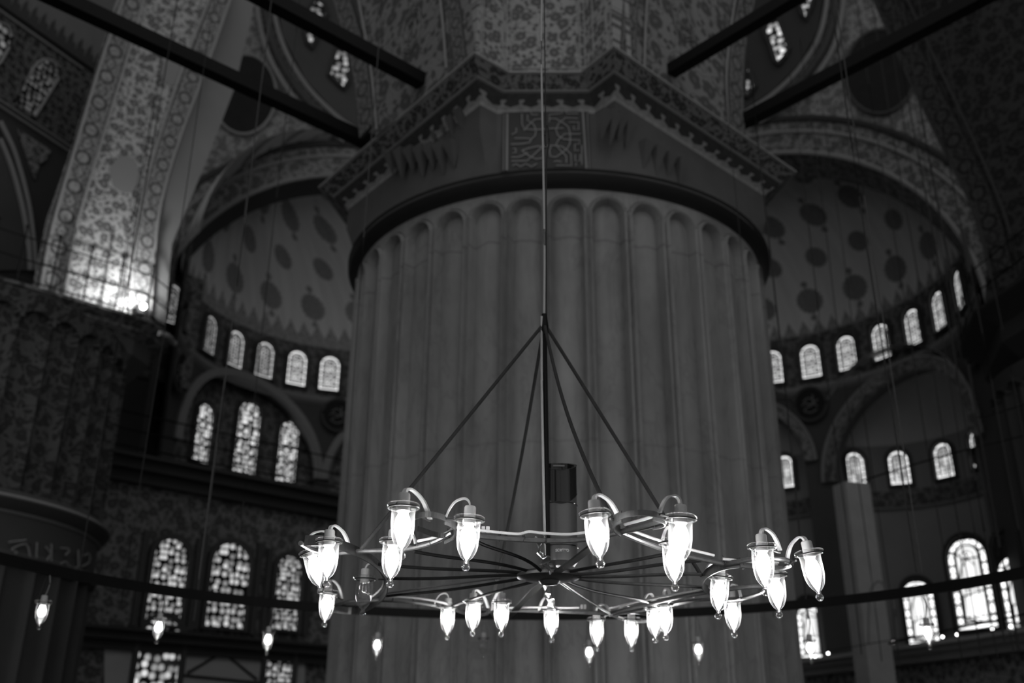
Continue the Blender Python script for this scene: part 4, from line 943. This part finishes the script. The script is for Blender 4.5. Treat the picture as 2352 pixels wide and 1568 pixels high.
# ------------------------------------------------------------------ iron tie rods of the great arches
def tie(x, y, face_p, n_, dirn, label, L_=13, s=.075):
    q = at_plane(x, y, face_p, n_); b = new(); dn = Vector(dirn)
    tube(b, [q - dn * .3 - q, q + dn * L_ - q], 0, flat=(s, s)); o = mesh_obj('tie_rod', b, M['iron'], smooth=False); o.location = q
    tag(o, label, 'tie rod', 'iron tie rods across the great arches')
tie(815, 312, aL, nL, -A_DIR, 'thick black tie rod, lower of the two at upper left, ending at the capital tip')
tie(968, 186, aL, nL, -A_DIR, 'thick black tie rod, upper of the two at upper left, ending by the left panel')
tie(1712, 276, aR, nR, -B_DIR, 'thick black tie rod, lower of the two at upper right', s=.07)
tie(1541, 163, aR, nR, -B_DIR, 'thick black tie rod, upper of the two at upper right', s=.065)

# ------------------------------------------------------------------ hoop of lamps behind the chandelier
HC, HR, HZ = Vector((.10, 5.17)), 3.23, 2.67
b = new(); tube(b, [(HC.x + HR * cos(t), HC.y + HR * sin(t), HZ) for t in lin(R(-22), R(202), 80)], 0, flat=(.012, .033)); 
hoop = mesh_obj('lamp_hoop', b, M['iron'], smooth=False); tag(hoop, 'wide black iron half hoop running across the picture behind the chandelier', 'hoop')

# ------------------------------------------------------------------ glass lamps
def glass_mat(name, a, tint):
    k = NT(name, .05); t = k.t; out = t.nodes['Material Output']; t.nodes.remove(k.b)
    lw = k.n('ShaderNodeLayerWeight'); lw.inputs[0].default_value = .35
    tr = k.n('ShaderNodeBsdfTransparent'); tr.inputs[0].default_value = (tint, tint, tint, 1)
    gl = k.n('ShaderNodeBsdfGlossy'); gl.inputs['Roughness'].default_value = .06; gl.inputs[0].default_value = (.9, .9, .9, 1)
    tl_ = k.n('ShaderNodeBsdfTranslucent'); tl_.inputs[0].default_value = (.8, .8, .8, 1)
    m0 = k.n('ShaderNodeMixShader'); m0.inputs[0].default_value = .25; t.links.new(gl.outputs[0], m0.inputs[1]); t.links.new(tl_.outputs[0], m0.inputs[2])
    mx = k.n('ShaderNodeMixShader'); f = k.ma('ADD', k.ma('MULTIPLY', k.ma('POWER', lw.outputs['Facing'], 1.6), a), .045); t.links.new(f, mx.inputs[0])
    t.links.new(tr.outputs[0], mx.inputs[1]); t.links.new(m0.outputs[0], mx.inputs[2]); t.links.new(mx.outputs[0], out.inputs[0]); return k.m
M['glass'] = glass_mat('clear_blown_glass', .62, .96)
M['knob'] = glass_mat('thick_glass_knob', 1.2, .92)
gb = NT('bulb_glow', .3); gb.b.inputs['Emission Color'].default_value = (1, 1, 1, 1); gb.b.inputs['Emission Strength'].default_value = BULB_L
M['bulb'] = gb.m
bell = [(.034, .008), (.044, .010), (.050, .006), (.0505, .002), (.046, -.003), (.039, -.008), (.0362, -.016), (.0365, -.04), (.0362, -.062), (.0345, -.082), (.031, -.098), (.0255, -.112), (.018, -.123), (.0105, -.130), (.0065, -.134)]
def lamp_proto(name, lit=True, arc=True):
    e = empty(name)
    b = new(); lathe(b, bell, 28); g = mesh_obj('glass_bell', b, M['glass'], e)
    b = new(); lathe(b, [(.0065, -.133), (.0085, -.136), (.0065, -.139), (.011, -.144), (.0135, -.151), (.0115, -.159), (.006, -.164), (.0005, -.165)], 16); mesh_obj('knob', b, M['knob'], g)
    b = new(); lathe(b, [(.0085, .0), (.0125, -.006), (.0135, -.02), (.0205, -.035), (.0258, -.053), (.0257, -.064), (.0212, -.078), (.012, -.087), (.0005, -.090)] if lit else [(.0085, .0), (.013, -.006), (.0145, -.018), (.0215, -.035), (.025, -.052), (.0248, -.064), (.020, -.078), (.010, -.087), (.0005, -.090)], 20)
    mesh_obj('bulb', b, M['bulb'] if lit else M['glass'], e)
    if not lit:
        b = new(); tube(b, smooth_path([(-.006, 0, -.03), (-.008, 0, -.055), (0, .004, -.06), (.008, 0, -.055), (.006, 0, -.03)], 4), .0015, 5); mesh_obj('filament', b, M['foil'], e)
    b = new(); lathe(b, [(.0005, .042), (.0165, .042), (.019, .038), (.0195, .004), (.021, .002), (.021, -.014), (.0165, -.02), (.008, -.021)], 18); mesh_obj('socket', b, M['holder'], e)
    b = new(); tube(b, [(.0475 * cos(t), .0475 * sin(t), -.0045) for t in lin(0, 2 * pi, 28)[:-1]], .0028, 6, closed=True)
    mesh_obj('holder_ring', b, M['wirering'], e)
    if arc:
        b = new(); tube(b, [(.047, 0, -.004), (.055, 0, -.003), (.066, 0, -.004), (.078, 0, -.003)], .004, 6); mesh_obj('arm', b, M['wirering'], e)
        b = new(); tube(b, smooth_path([(.0, 0, .04), (.006, 0, .058), (.022, 0, .066), (.05, 0, .055), (.068, 0, .03), (.078, 0, .003)], 5), 0, flat=(.0062, .003)); mesh_obj('cable', b, M['cord'], e)
    return e
RING_P, RING_N = Vector((0, 4.2, 2.30)), Vector((.036, 0, 1)).normalized()
def pr_(x, y): return at_plane(x, y, RING_P, RING_N)
lit_p = lamp_proto('glass_lamp'); unlit_p = lamp_proto('glass_lamp', False)
used = {True: False, False: False}
HUB = pr_(1262, 1322)
LAMPS = [  # rim centre, direction of the arm in degrees or a pixel of the ring it hangs on, tilt (about x, y), label
 (927, 1163, (985, 1195), (0, 0), 'nearest and largest, its square socket standing high at upper left'),
 (1078, 1192, (1030, 1190), (.02, .05), 'just right of the front-left loop, its cable arched'),
 (1367, 1180, (1420, 1200), (.0, -.08), 'between the scent diffuser and the front-right loop'),
 (1563, 1190, (1520, 1180), (.02, .06), 'upper one of the pair right of the front-right loop'),
 (756, 1243, (800, 1262), (0, -.02), 'upper one of the pair at the left tip, socket tilted'),
 (716, 1268, (770, 1262), (.05, -.30), 'lower one of the pair at the left tip, leaning outwards'),
 (903, 1243, (950, 1250), (.0, .02), 'behind and below the nearest left lamp'),
 (1545, 1245, (1520, 1262), (0, 0), 'lower one of the pair right of the front-right loop'),
 (1750, 1255, (1790, 1270), (.04, .0), 'upper lamp on the right loop, one lamp in from the right tip'),
 (1858, 1270, (1810, 1290), (.0, -.14), 'rightmost of all, leaning beyond the right tip'),
 (838, 1328, (885, 1330), (0, 0), 'the only unlit lamp, inside the left loop'),
 (753, 1360, (785, 1375), (0, .03), 'lowest at the left, at the back of the left loop'),
 (1654, 1325, (1620, 1330), (.02, .12), 'small lamp inside the right loop beside the bright flat strip'),
 (1779, 1320, (1755, 1345), (.0, -.03), 'lower lamp of the right group under the right loop'),
 (1681, 1378, (1700, 1372), (0, 0), 'hung lowest of the right group, before the pillar'),
 (1029, 1393, (1000, 1390), (0, 0), 'leftmost of the back row, its rim behind the ring'),
 (1087, 1382, (1120, 1398), (0, 0), 'second of the back row, its belly crossed by the ring'),
 (1152, 1382, (1130, 1402), (0, 0), 'at the back, crossed by the end of a dark spoke'),
 (1266, 1398, (1240, 1402), (0, 0), 'at the back centre directly under the hub'),
 (1370, 1422, (1400, 1410), (0, 0), 'first right of centre in the back row, hung lowest'),
 (1450, 1422, (1420, 1412), (.02, .03), 'second right of centre in the back row, under the loop'),
 (1502, 1396, (1480, 1392), (0, 0), 'left one of the touching pair at the back right'),
 (1526, 1388, (1540, 1378), (0, 0), 'right one of the touching pair at the back right'),
]
for i, (x, y, arm, tl_, lb) in enumerate(LAMPS):
    lit = i != 10; src = lit_p if lit else unlit_p
    o = src if not used[lit] else copy_tree(src); used[lit] = True
    q = pr_(x, y); a = pr_(*arm) - q
    o.location = q + Vector((0, 0, -.0)); az = atan2(a.y, a.x)
    o.rotation_euler = (Matrix.Rotation(tl_[1], 4, 'Y') @ Matrix.Rotation(tl_[0], 4, 'X') @ Matrix.Rotation(az, 4, 'Z')).to_euler()
    ln_ = max(.05, a.length) + .008
    for c in o.children:
        if c.name.startswith(('cable', 'arm')): c.scale = (ln_ / .078, 1, 1)
    tag(o, 'chandelier glass lamp ' + lb, 'lamp', 'glass lamps hanging on the chandelier')
# lamps hanging below the hoop
hb = NT('hoop_bulb_glow', .3); hb.b.inputs['Emission Color'].default_value = (1, 1, 1, 1); hb.b.inputs['Emission Strength'].default_value = 22
hp = lamp_proto('hanging_glass_lamp', True, arc=False)
for c_ in hp.children:
    if c_.name.startswith('bulb'): c_.data.materials[0] = hb.m; c_.scale = (.9, .9, .95)
b = new()
for a in (0, 2.1, 4.2): tube(b, [(.046 * cos(a), .046 * sin(a), 0), (.004 * cos(a), .004 * sin(a), .24)], .0012, 4)
mesh_obj('hanger_wire', b, M['wirering'], hp)
b = new(); tube(b, smooth_path([(0, 0, .04), (.012, 0, .09), (.018, 0, .15), (.006, 0, .22), (.002, 0, .255)], 5), .004, 6); mesh_obj('cable', b, M['grey_cord'], hp)
for i, (x, y, lb) in enumerate(((100, 1383, 'farthest left, before the second pillar'), (367, 1422, 'second from the left, before the blur-dotted window'), (617, 1452, 'third from the left'), (867, 1465, 'fourth from the left, before the pillar edge'), (1353, 1482, 'under the back right of the chandelier'), (1603, 1475, 'before the right part of the fluted pillar'), (1859, 1470, 'before the window beside the pillar foot'), (2128, 1433, 'farthest right, before the tall leaded window'), (1110, 1465, 'unlit and dim, left of the pillar axis'))):
    d = ray(x, y); a_ = d.x ** 2 + d.y ** 2; bb = -2 * (d.x * HC.x + d.y * HC.y); k_ = HC.x ** 2 + HC.y ** 2 - HR * HR
    q = O + d * ((-bb + sqrt(bb * bb - 4 * a_ * k_)) / (2 * a_)); drop = HZ - q.z
    o = hp if i == 0 else copy_tree(hp); o.location = q
    ch = [c for c in o.children if c.name.startswith(('cable', 'hanger'))]
    for c in ch: c.scale = (1, 1, max(.3, drop / .25))
    if i == 8:
        for c in o.children:
            if c.name.startswith('bulb'): c.data = c.data.copy(); c.data.materials[0] = M['glass']
    tag(o, 'small glass lamp hanging from the iron hoop, ' + lb, 'lamp', 'glass lamps hanging from the iron hoop')

# ------------------------------------------------------------------ chandelier
ch = empty('chandelier', HUB); tag(ch, 'worn iron ring chandelier with loops and spokes hung by rods before the pillar', 'chandelier')
def lp(x, y, dz=0): return pr_(x, y) - HUB + Vector((0, 0, dz))
def part(name, fn_, m, smooth=True):
    b = new(); fn_(b); return mesh_obj(name, b, m, ch, smooth=smooth)
RINGS = [[(1040, 1222), (1130, 1234), (1250, 1241), (1340, 1238), (1430, 1220), (1500, 1200), (1525, 1193)],
 [(1425, 1222), (1475, 1243), (1540, 1266), (1600, 1281), (1660, 1293), (1740, 1303), (1795, 1303), (1818, 1295), (1800, 1285), (1740, 1282), (1690, 1290), (1655, 1297)],
 [(1400, 1408), (1490, 1387), (1560, 1371), (1640, 1357), (1740, 1346), (1757, 1358), (1700, 1374), (1600, 1379), (1500, 1396), (1400, 1412)],
 [(760, 1393), (800, 1382), (840, 1379), (880, 1378), (950, 1383), (1030, 1396), (1080, 1411), (1115, 1410), (1130, 1403), (1200, 1402), (1280, 1404), (1400, 1409)],
 [(690, 1247), (720, 1262), (770, 1269), (830, 1265), (900, 1263), (950, 1257), (1000, 1243), (1040, 1222)]]
for rg in RINGS:
    part('ring_bar', lambda b, rg=rg: tube(b, smooth_path([lp(x, y, .0) for x, y in rg], 6), .0095, 8), M['tin'])
STR = [([(700, 1241), (750, 1243), (810, 1262), (860, 1290), (888, 1325), (886, 1360), (855, 1388), (815, 1402), (765, 1398)], .019),
 ([(945, 1200), (955, 1186), (990, 1181), (1028, 1192), (1046, 1208), (1040, 1228), (1005, 1228), (960, 1214)], .009),
 ([(1022, 1190), (1040, 1199), (1046, 1212), (1040, 1226), (1022, 1236)], .020),
 ([(1408, 1208), (1425, 1186), (1475, 1177), (1520, 1186), (1528, 1197), (1490, 1208), (1440, 1218)], .009),
 ([(1428, 1186), (1412, 1196), (1410, 1208), (1424, 1220)], .018), ([(1500, 1184), (1524, 1192), (1524, 1200), (1500, 1206)], .015),
 ([(1700, 1292), (1655, 1300), (1620, 1320), (1614, 1345), (1640, 1362)], .018),
 ([(1400, 1410), (1440, 1424), (1485, 1426), (1500, 1416), (1460, 1406), (1410, 1406)], .008)]
for pts, hgt in STR:
    part('loop_strip', lambda b, pts=pts, hgt=hgt: tube(b, smooth_path([lp(x, y, 0) for x, y in pts], 6), 0, flat=(.0022, hgt)), M['rust'], smooth=False)
SPK = [((1105, 1240), .5), ((955, 1262), .3), ((868, 1294), 0), ((887, 1327), 0), ((888, 1370), 0), ((1022, 1396), .35), ((1392, 1237), 0), ((1546, 1268), .4), ((1612, 1290), .2), ((1612, 1321), .0), ((1618, 1352), .15), ((1492, 1388), .5), ((1402, 1409), .2), ((1150, 1434), 0)]
for (x, y), wob in SPK:
    def f(b, x=x, y=y, wob=wob):
        e_ = lp(x, y); s = e_.normalized() * .07; side = Vector((-e_.y, e_.x, 0)).normalized()
        pts = [s.lerp(e_, t) + side * (wob * .035 * sin(t * pi * 1.6)) + Vector((0, 0, .005 * sin(t * 5 + x))) for t in lin(0, 1, 10)]
        if (x, y) in ((1150, 1434), (1392, 1237)): tube(b, pts, 0, flat=(.016, .004))
        else: tube(b, pts, .0066, 8)
    part('spoke', f, M['iron'] if x < 1262 else M['rust'])
part('hook_strip', lambda b: tube(b, [lp(1150, 1434), lp(1128, 1404)], 0, flat=(.010, .003)), M['rust'], False)
part('hub_plate', lambda b: lathe(b, [(.0005, .022), (.05, .022), (.11, .016), (.135, .004), (.135, -.008), (.11, -.016), (.04, -.022), (.0005, -.022)], 32), M['rust'])
part('hub_boss', lambda b: lathe(b, [(.0005, .05), (.02, .05), (.028, .04), (.028, .0), (.045, -.02), (.035, -.035), (.0005, -.04)], 20), M['rust'])
def ribbon(b, x0, y0, x1, y1, amp=.006):
    p, q = lp(x0, y0, 0), lp(x1, y1, 0); t_ = (q - p).normalized(); side = Vector((-t_.y, t_.x, 0)).normalized(); L = uvl(b)
    prev = None
    for i in range(41):
        t = i / 40; c = p.lerp(q, t) + side * (amp * 1.5 * sin(t * 18)) + Vector((0, 0, amp * cos(t * 23))); a = .6 + .9 * sin(t * 7)
        wv = (side * cos(a) + Vector((0, 0, sin(a)))) * .011; hh = (side * -sin(a) + Vector((0, 0, cos(a)))) * .0025
        cur = [b.verts.new(c + v) for v in (-wv * 1.5 - hh, wv * 1.5 - hh, wv * 1.5 + hh, -wv * 1.5 + hh)]
        if prev:
            for k in range(4): b.faces.new((prev[k], prev[(k + 1) % 4], cur[(k + 1) % 4], cur[k]))
        else: b.faces.new(cur[::-1])
        prev = cur
    b.faces.new(prev)
part('foil_strip', lambda b: ribbon(b, 1238, 1242, 1256, 1308), M['foil']); part('foil_strip', lambda b: ribbon(b, 1253, 1340, 1268, 1402), M['foil'])
TOP = at_h(1250, 742, 4.18) - HUB
for (x, y), bend, nm in (((830, 1260), .0, ''), ((1126, 1403), .06, ''), ((1412, 1206), .10, ''), ((1612, 1323), .0, '')):
    def f(b, x=x, y=y, bend=bend):
        e_ = lp(x, y); side = Vector((-e_.y, e_.x, 0)).normalized() * (1 if x < 1200 else -1)
        inward = -Vector((e_.x, e_.y, 0)).normalized()
        tube(b, [TOP.lerp(e_, t) + inward * (bend * sin(t * pi)) for t in lin(0, 1, 14)], .0078, 8)
    part('hanging_rod', f, M['rope'])
part('centre_rod', lambda b: tube(b, [TOP, Vector((TOP.x * .4, TOP.y * .4, .02))], .0115, 10), M['iron'])
part('top_hook', lambda b: (lathe(b, [(.0005, .05), (.012, .045), (.018, .0), (.022, -.04), (.014, -.06), (.0005, -.06)], 14, tuple(TOP))), M['iron'])
part('white_cable', lambda b: tube(b, smooth_path([TOP + Vector((-.012, -.01, .03)), TOP.lerp(Vector(), .25) + Vector((-.017, -.015, 0)), TOP.lerp(Vector(), .6) + Vector((-.018, -.016, 0)), Vector((-.02, -.02, .2)), Vector((-.02, -.02, .06))], 6), .0058, 8), M['cord'])
for k, pts in enumerate(([(1048, 1218), (1130, 1228), (1190, 1233), (1215, 1228), (1245, 1231), (1300, 1234), (1345, 1230), (1400, 1222)], [(1435, 1212), (1480, 1200), (1515, 1188)], [(1440, 1222), (1500, 1243), (1560, 1262), (1640, 1282)], [(890, 1374), (960, 1379), (1010, 1387), (1040, 1395)], [(1400, 1402), (1490, 1381), (1600, 1362), (1640, 1352)], [(1290, 1262), (1400, 1292), (1500, 1293), (1580, 1287)], [(1170, 1401), (1220, 1399), (1300, 1400), (1330, 1400)], [(1660, 1290), (1740, 1297), (1790, 1297)], [(960, 1249), (1000, 1240), (1035, 1225), (1042, 1200)], [(790, 1262), (830, 1283), (872, 1318), (880, 1350), (850, 1380)], [(880, 1368), (1010, 1350), (1150, 1332)])):
    if k == 5: continue
    part('flex_cable', lambda b, pts=pts: tube(b, smooth_path([lp(x, y, .011) for x, y in pts], 5), .0052, 7), M['cord'] if k not in (10,) else M['grey_cord'])
for k, (x, y) in enumerate(((1145, 1236), (1200, 1238), (1250, 1241), (1438, 1222), (1500, 1203), (1660, 1293), (1705, 1300), (1480, 1391), (900, 1378), (948, 1383), (1372, 1408), (1590, 1367), (985, 1246), (1025, 1233))):
    part('binding_wire', lambda b, x=x, y=y, k=k: tube(b, [lp(x, y, .004) + Vector((.002 * sin(t * 2 + k) + (lp(x + 8, y) - lp(x, y)).normalized().x * t * .0008, .013 * cos(t), .014 * sin(t))) for t in lin(0, 9 + k % 3, 26)] + [lp(x, y, .02) + Vector((.004, .01, .012))], .0012, 4), M['wirering'])
def blk(b, x, y):
    for dx in (-.008, .008): box(b, lp(x, y, .018) + Vector((dx, 0, 0)), (.006, .007, .010))
for (x, y) in ((1115, 1228), (1340, 1401)): part('terminal_block', lambda b, x=x, y=y: blk(b, x, y), M['holder'], False)

# cable up to the dome
b = new(); T = HUB + TOP
tube(b, smooth_path([T + Vector((0, 0, .03)), T + Vector((.004, 0, .4)), T + Vector((.0, 0, .9)), T + Vector((-.006, 0, 1.6)), T + Vector((.006, 0, 2.4)), T + Vector((-.008, 0, 3.4)), T + Vector((0, 0, 6)), T + Vector((0, 0, 26.5))], 5), .0052, 8)
o = mesh_obj('suspension_cable', b, M['cord']); tag(o, 'pale suspension cable running straight up from the chandelier hook', 'cable')
b = new(); tube(b, smooth_path([T + Vector((.01, 0, .02)), T + Vector((.012, 0, .5)), T + Vector((.016, 0, .85)), T + Vector((.03, 0, .98)), T + Vector((.022, 0, 1.08)), T + Vector((.010, 0, 1.02)), T + Vector((.014, 0, .96))], 6), .0045, 6)
tube(b, [T + Vector((.014, 0, 1.05)), T + Vector((.012, 0, 1.5)), T + Vector((.012, 0, 3))], .003, 5)
mesh_obj('safety_loop', b, M['rope'], o)

# scent diffuser standing on the hub
SD = at_h(1288, 1292, 4.32); SD.z -= .02
sd = empty('scent_diffuser', SD, 0); tag(sd, 'dark grey cylindrical scent diffuser standing upright on the chandelier hub', 'diffuser')
b = new(); lathe(b, [(.0005, 0), (.058, 0), (.066, .012), (.073, .02), (.074, .03), (.074, .40)], 48)
# upper casing with a scooped front edge
grid(b, lambda a, t: Vector((.074 * cos(a), .074 * sin(a), .36 + t * (.035 + (.0 if True else 0)))), lin(0, 2 * pi, 48)[:-1], [0, 1], closed=True)
mesh_obj('casing', b, M['diffuser'], sd)
top_ = lambda a: .452 + .030 * sin(a) - .012 * (sin(a) < 0) * sin(a) ** 2
bot_ = lambda a: .322 - .062 * max(0, -sin(a)) ** 1.5
b = new(); grid(b, lambda a, t: Vector((.0755 * cos(a), .0755 * sin(a), bot_(a) + t * (top_(a) - bot_(a)))), lin(0, 2 * pi, 48)[:-1], lin(0, 1, 6), closed=True)
grid(b, lambda a, t: Vector(((.0755 - .010 * t) * cos(a), (.0755 - .010 * t) * sin(a), top_(a) - .002 * t)), lin(0, 2 * pi, 48)[:-1], [0, 1], closed=True)
grid(b, lambda a, t: Vector((.0655 * cos(a), .0655 * sin(a), top_(a) - .002 - .06 * t)), lin(0, 2 * pi, 48)[:-1], [0, 1], closed=True)
lathe(b, [(.0655, .40), (.0005, .40)], 40); mesh_obj('head', b, M['gloss'], sd)
b = new(); tube(b, [(.0765 * cos(a), .0765 * sin(a), top_(a)) for a in lin(0, 2 * pi, 48)[:-1]], .0012, 5, closed=True); tube(b, [(.0765 * cos(a), .0765 * sin(a), bot_(a)) for a in lin(0, 2 * pi, 48)[:-1]], .0009, 5, closed=True); mesh_obj('head_edge', b, M['wirering'], sd)
b = new(); box(b, (0, .062, .466), (.026, .003, .0035)); mesh_obj('outlet', b, M['trim_line'], sd, smooth=False)
for zz in (.085, .268): b = new(); tube(b, [(.0755 * cos(t), .0755 * sin(t), zz) for t in lin(0, 2 * pi, 40)[:-1]], .0022, 5, closed=True); mesh_obj('seam', b, M['gloss'], sd)
# strokes of the brand lettering, bent round the casing
b = new(); R_ = .0755
def gl(pts, x0, sc_=.0095):
    tube(b, [Vector((sin((x0 + x * sc_) / R_) * R_, -cos((x0 + x * sc_) / R_) * R_, .055 + y * sc_)) for x, y in pts], .0016, 5)
arcp = lambda cx, cyy, r_, a0, a1, n=10: [(cx + r_ * cos(R(a0 + (a1 - a0) * i / n)), cyy + r_ * sin(R(a0 + (a1 - a0) * i / n))) for i in range(n + 1)]
x0 = -.026
gl([(.9, .9), (.3, 1), (.05, .75), (.3, .52), (.75, .48), (.95, .25), (.7, 0), (.05, .08)], x0); gl(arcp(.5, .5, .5, 50, 310), x0 + .0095); gl([(.05, .5), (.95, .5)] + arcp(.5, .5, .45, 0, 310), x0 + .0185)
gl([(0, 0), (0, .7)] + arcp(.4, .65, .38, 170, 10, 6) + [(.8, 0)], x0 + .0285); gl([(0, .7)] + arcp(.32, .68, .3, 160, 20, 6) + [(.75, .9)], x0 + .0361); gl([(.72, 0), (.72, .75), (.85, .95), (1.3, 1)], x0 + .0361); gl(arcp(.5, .5, .52, 0, 360, 16), x0 + .0485)
mesh_obj('brand_lettering', b, M['letter'], sd)

# ------------------------------------------------------------------ hanging cables
CAB = [  # pixel through which the upright cable passes, distance, radius, pale?, label
 (1788, 760, 9.5, .0085, 0, 'thick dark cable crossing the right dome nearest the pillar'), (1700, 560, 9.3, .004, 0, 'thin dark cable over the right part of the pillar'),
 (1880, 700, 13, .007, 0, 'cable crossing the medallions of the right dome, second from the pillar'), (1918, 700, 14, .006, 0, 'cable third from the pillar before the right dome'),
 (1952, 700, 15, .006, 0, 'cable fourth from the pillar before the right dome'), (2012, 700, 7.2, .0055, 0, 'left one of the dark twin cables in the middle of the right dome'),
 (2024, 700, 7.2, .0045, 1, 'right one of the dark twin cables in the middle of the right dome'), (2078, 700, 14, .007, 0, 'cable right of the twin cables'),
 (2118, 700, 14, .008, 0, 'dark cable passing the fifth right window'), (2150, 700, 15, .007, 0, 'cable between the fifth and sixth right windows'), (2185, 700, 16, .006, 0, 'cable before the sixth right window'),
 (2206, 900, 12, .009, 0, 'dark cable over the right roundel'), (2232, 900, 13, .008, 0, 'cable right of the right roundel'), (2246, 960, 13, .006, 0, 'thin cable right of the roundel, second'), (2290, 950, 12, .007, 0, 'cable before the dark right pier'), (2330, 900, 12, .006, 0, 'cable nearest the right frame edge'),
 (830, 640, 7.5, .0045, 1, 'pale thin cord down the left edge of the pillar'), (508, 930, 7.5, .0045, 1, 'pale blurred cord left of centre crossing the gallery'), (640, 420, 10, .005, 0, 'faint cable before the left arch'), (560, 520, 10, .005, 1, 'faint pale cable over the left dome'),
 (435, 380, 9, .004, 0, 'faint dark cable right of the lit pier wall'), (238, 980, 9, .005, 0, 'thin cable before the left pillar')]
for (x, y, h, r_, pale, lb) in CAB:
    q = at_h(x, y, h); b = new(); seed = x * .01
    pts = [Vector((.006 * h / 8 * sin(z * 1.1 + seed), .0, z)) for z in lin(0, 23 if x < 1900 or y > 300 else 20, 40)]
    tube(b, pts, r_, 6); o = mesh_obj('hanging_cable', b, M['pale_cable'] if pale else M['rope']); o.location = (q.x, q.y, 6.2 if y < 300 else 2.75)
    tag(o, lb, 'cable', 'thin cables hanging from the vaults')
b = new(); tube(b, smooth_path([at_plane(x, y, pier_p + pier_n * .06, pier_n) for x, y in ((378, 100), (350, 260), (330, 380), (312, 460), (304, 500), (312, 512), (300, 530), (292, 600), (282, 690))], 5), .009, 6); tag(mesh_obj('loose_wire', b, M['iron']), 'loose dark wire sagging down the lit painted pier wall', 'wire')
for (pts, h, lb) in (([(1975, 1105), (2120, 1060), (2260, 1022), (2420, 985)], 15, 'dark wire slanting across the honeycomb windows'), ([(2040, 1478), (2150, 1452), (2270, 1428), (2420, 1395)], 16, 'dark thin rod slanting across the feet of the leaded windows'), ([(2240, 960), (2300, 945), (2420, 905)], 14, 'thin wire at the far right beside the dark ledge')):
    b = new(); tube(b, smooth_path([at_h(x, y, h) for x, y in pts], 4), .016 if h == 16 else .012, 6); tag(mesh_obj('stay_wire', b, M['iron']), lb, 'wire')
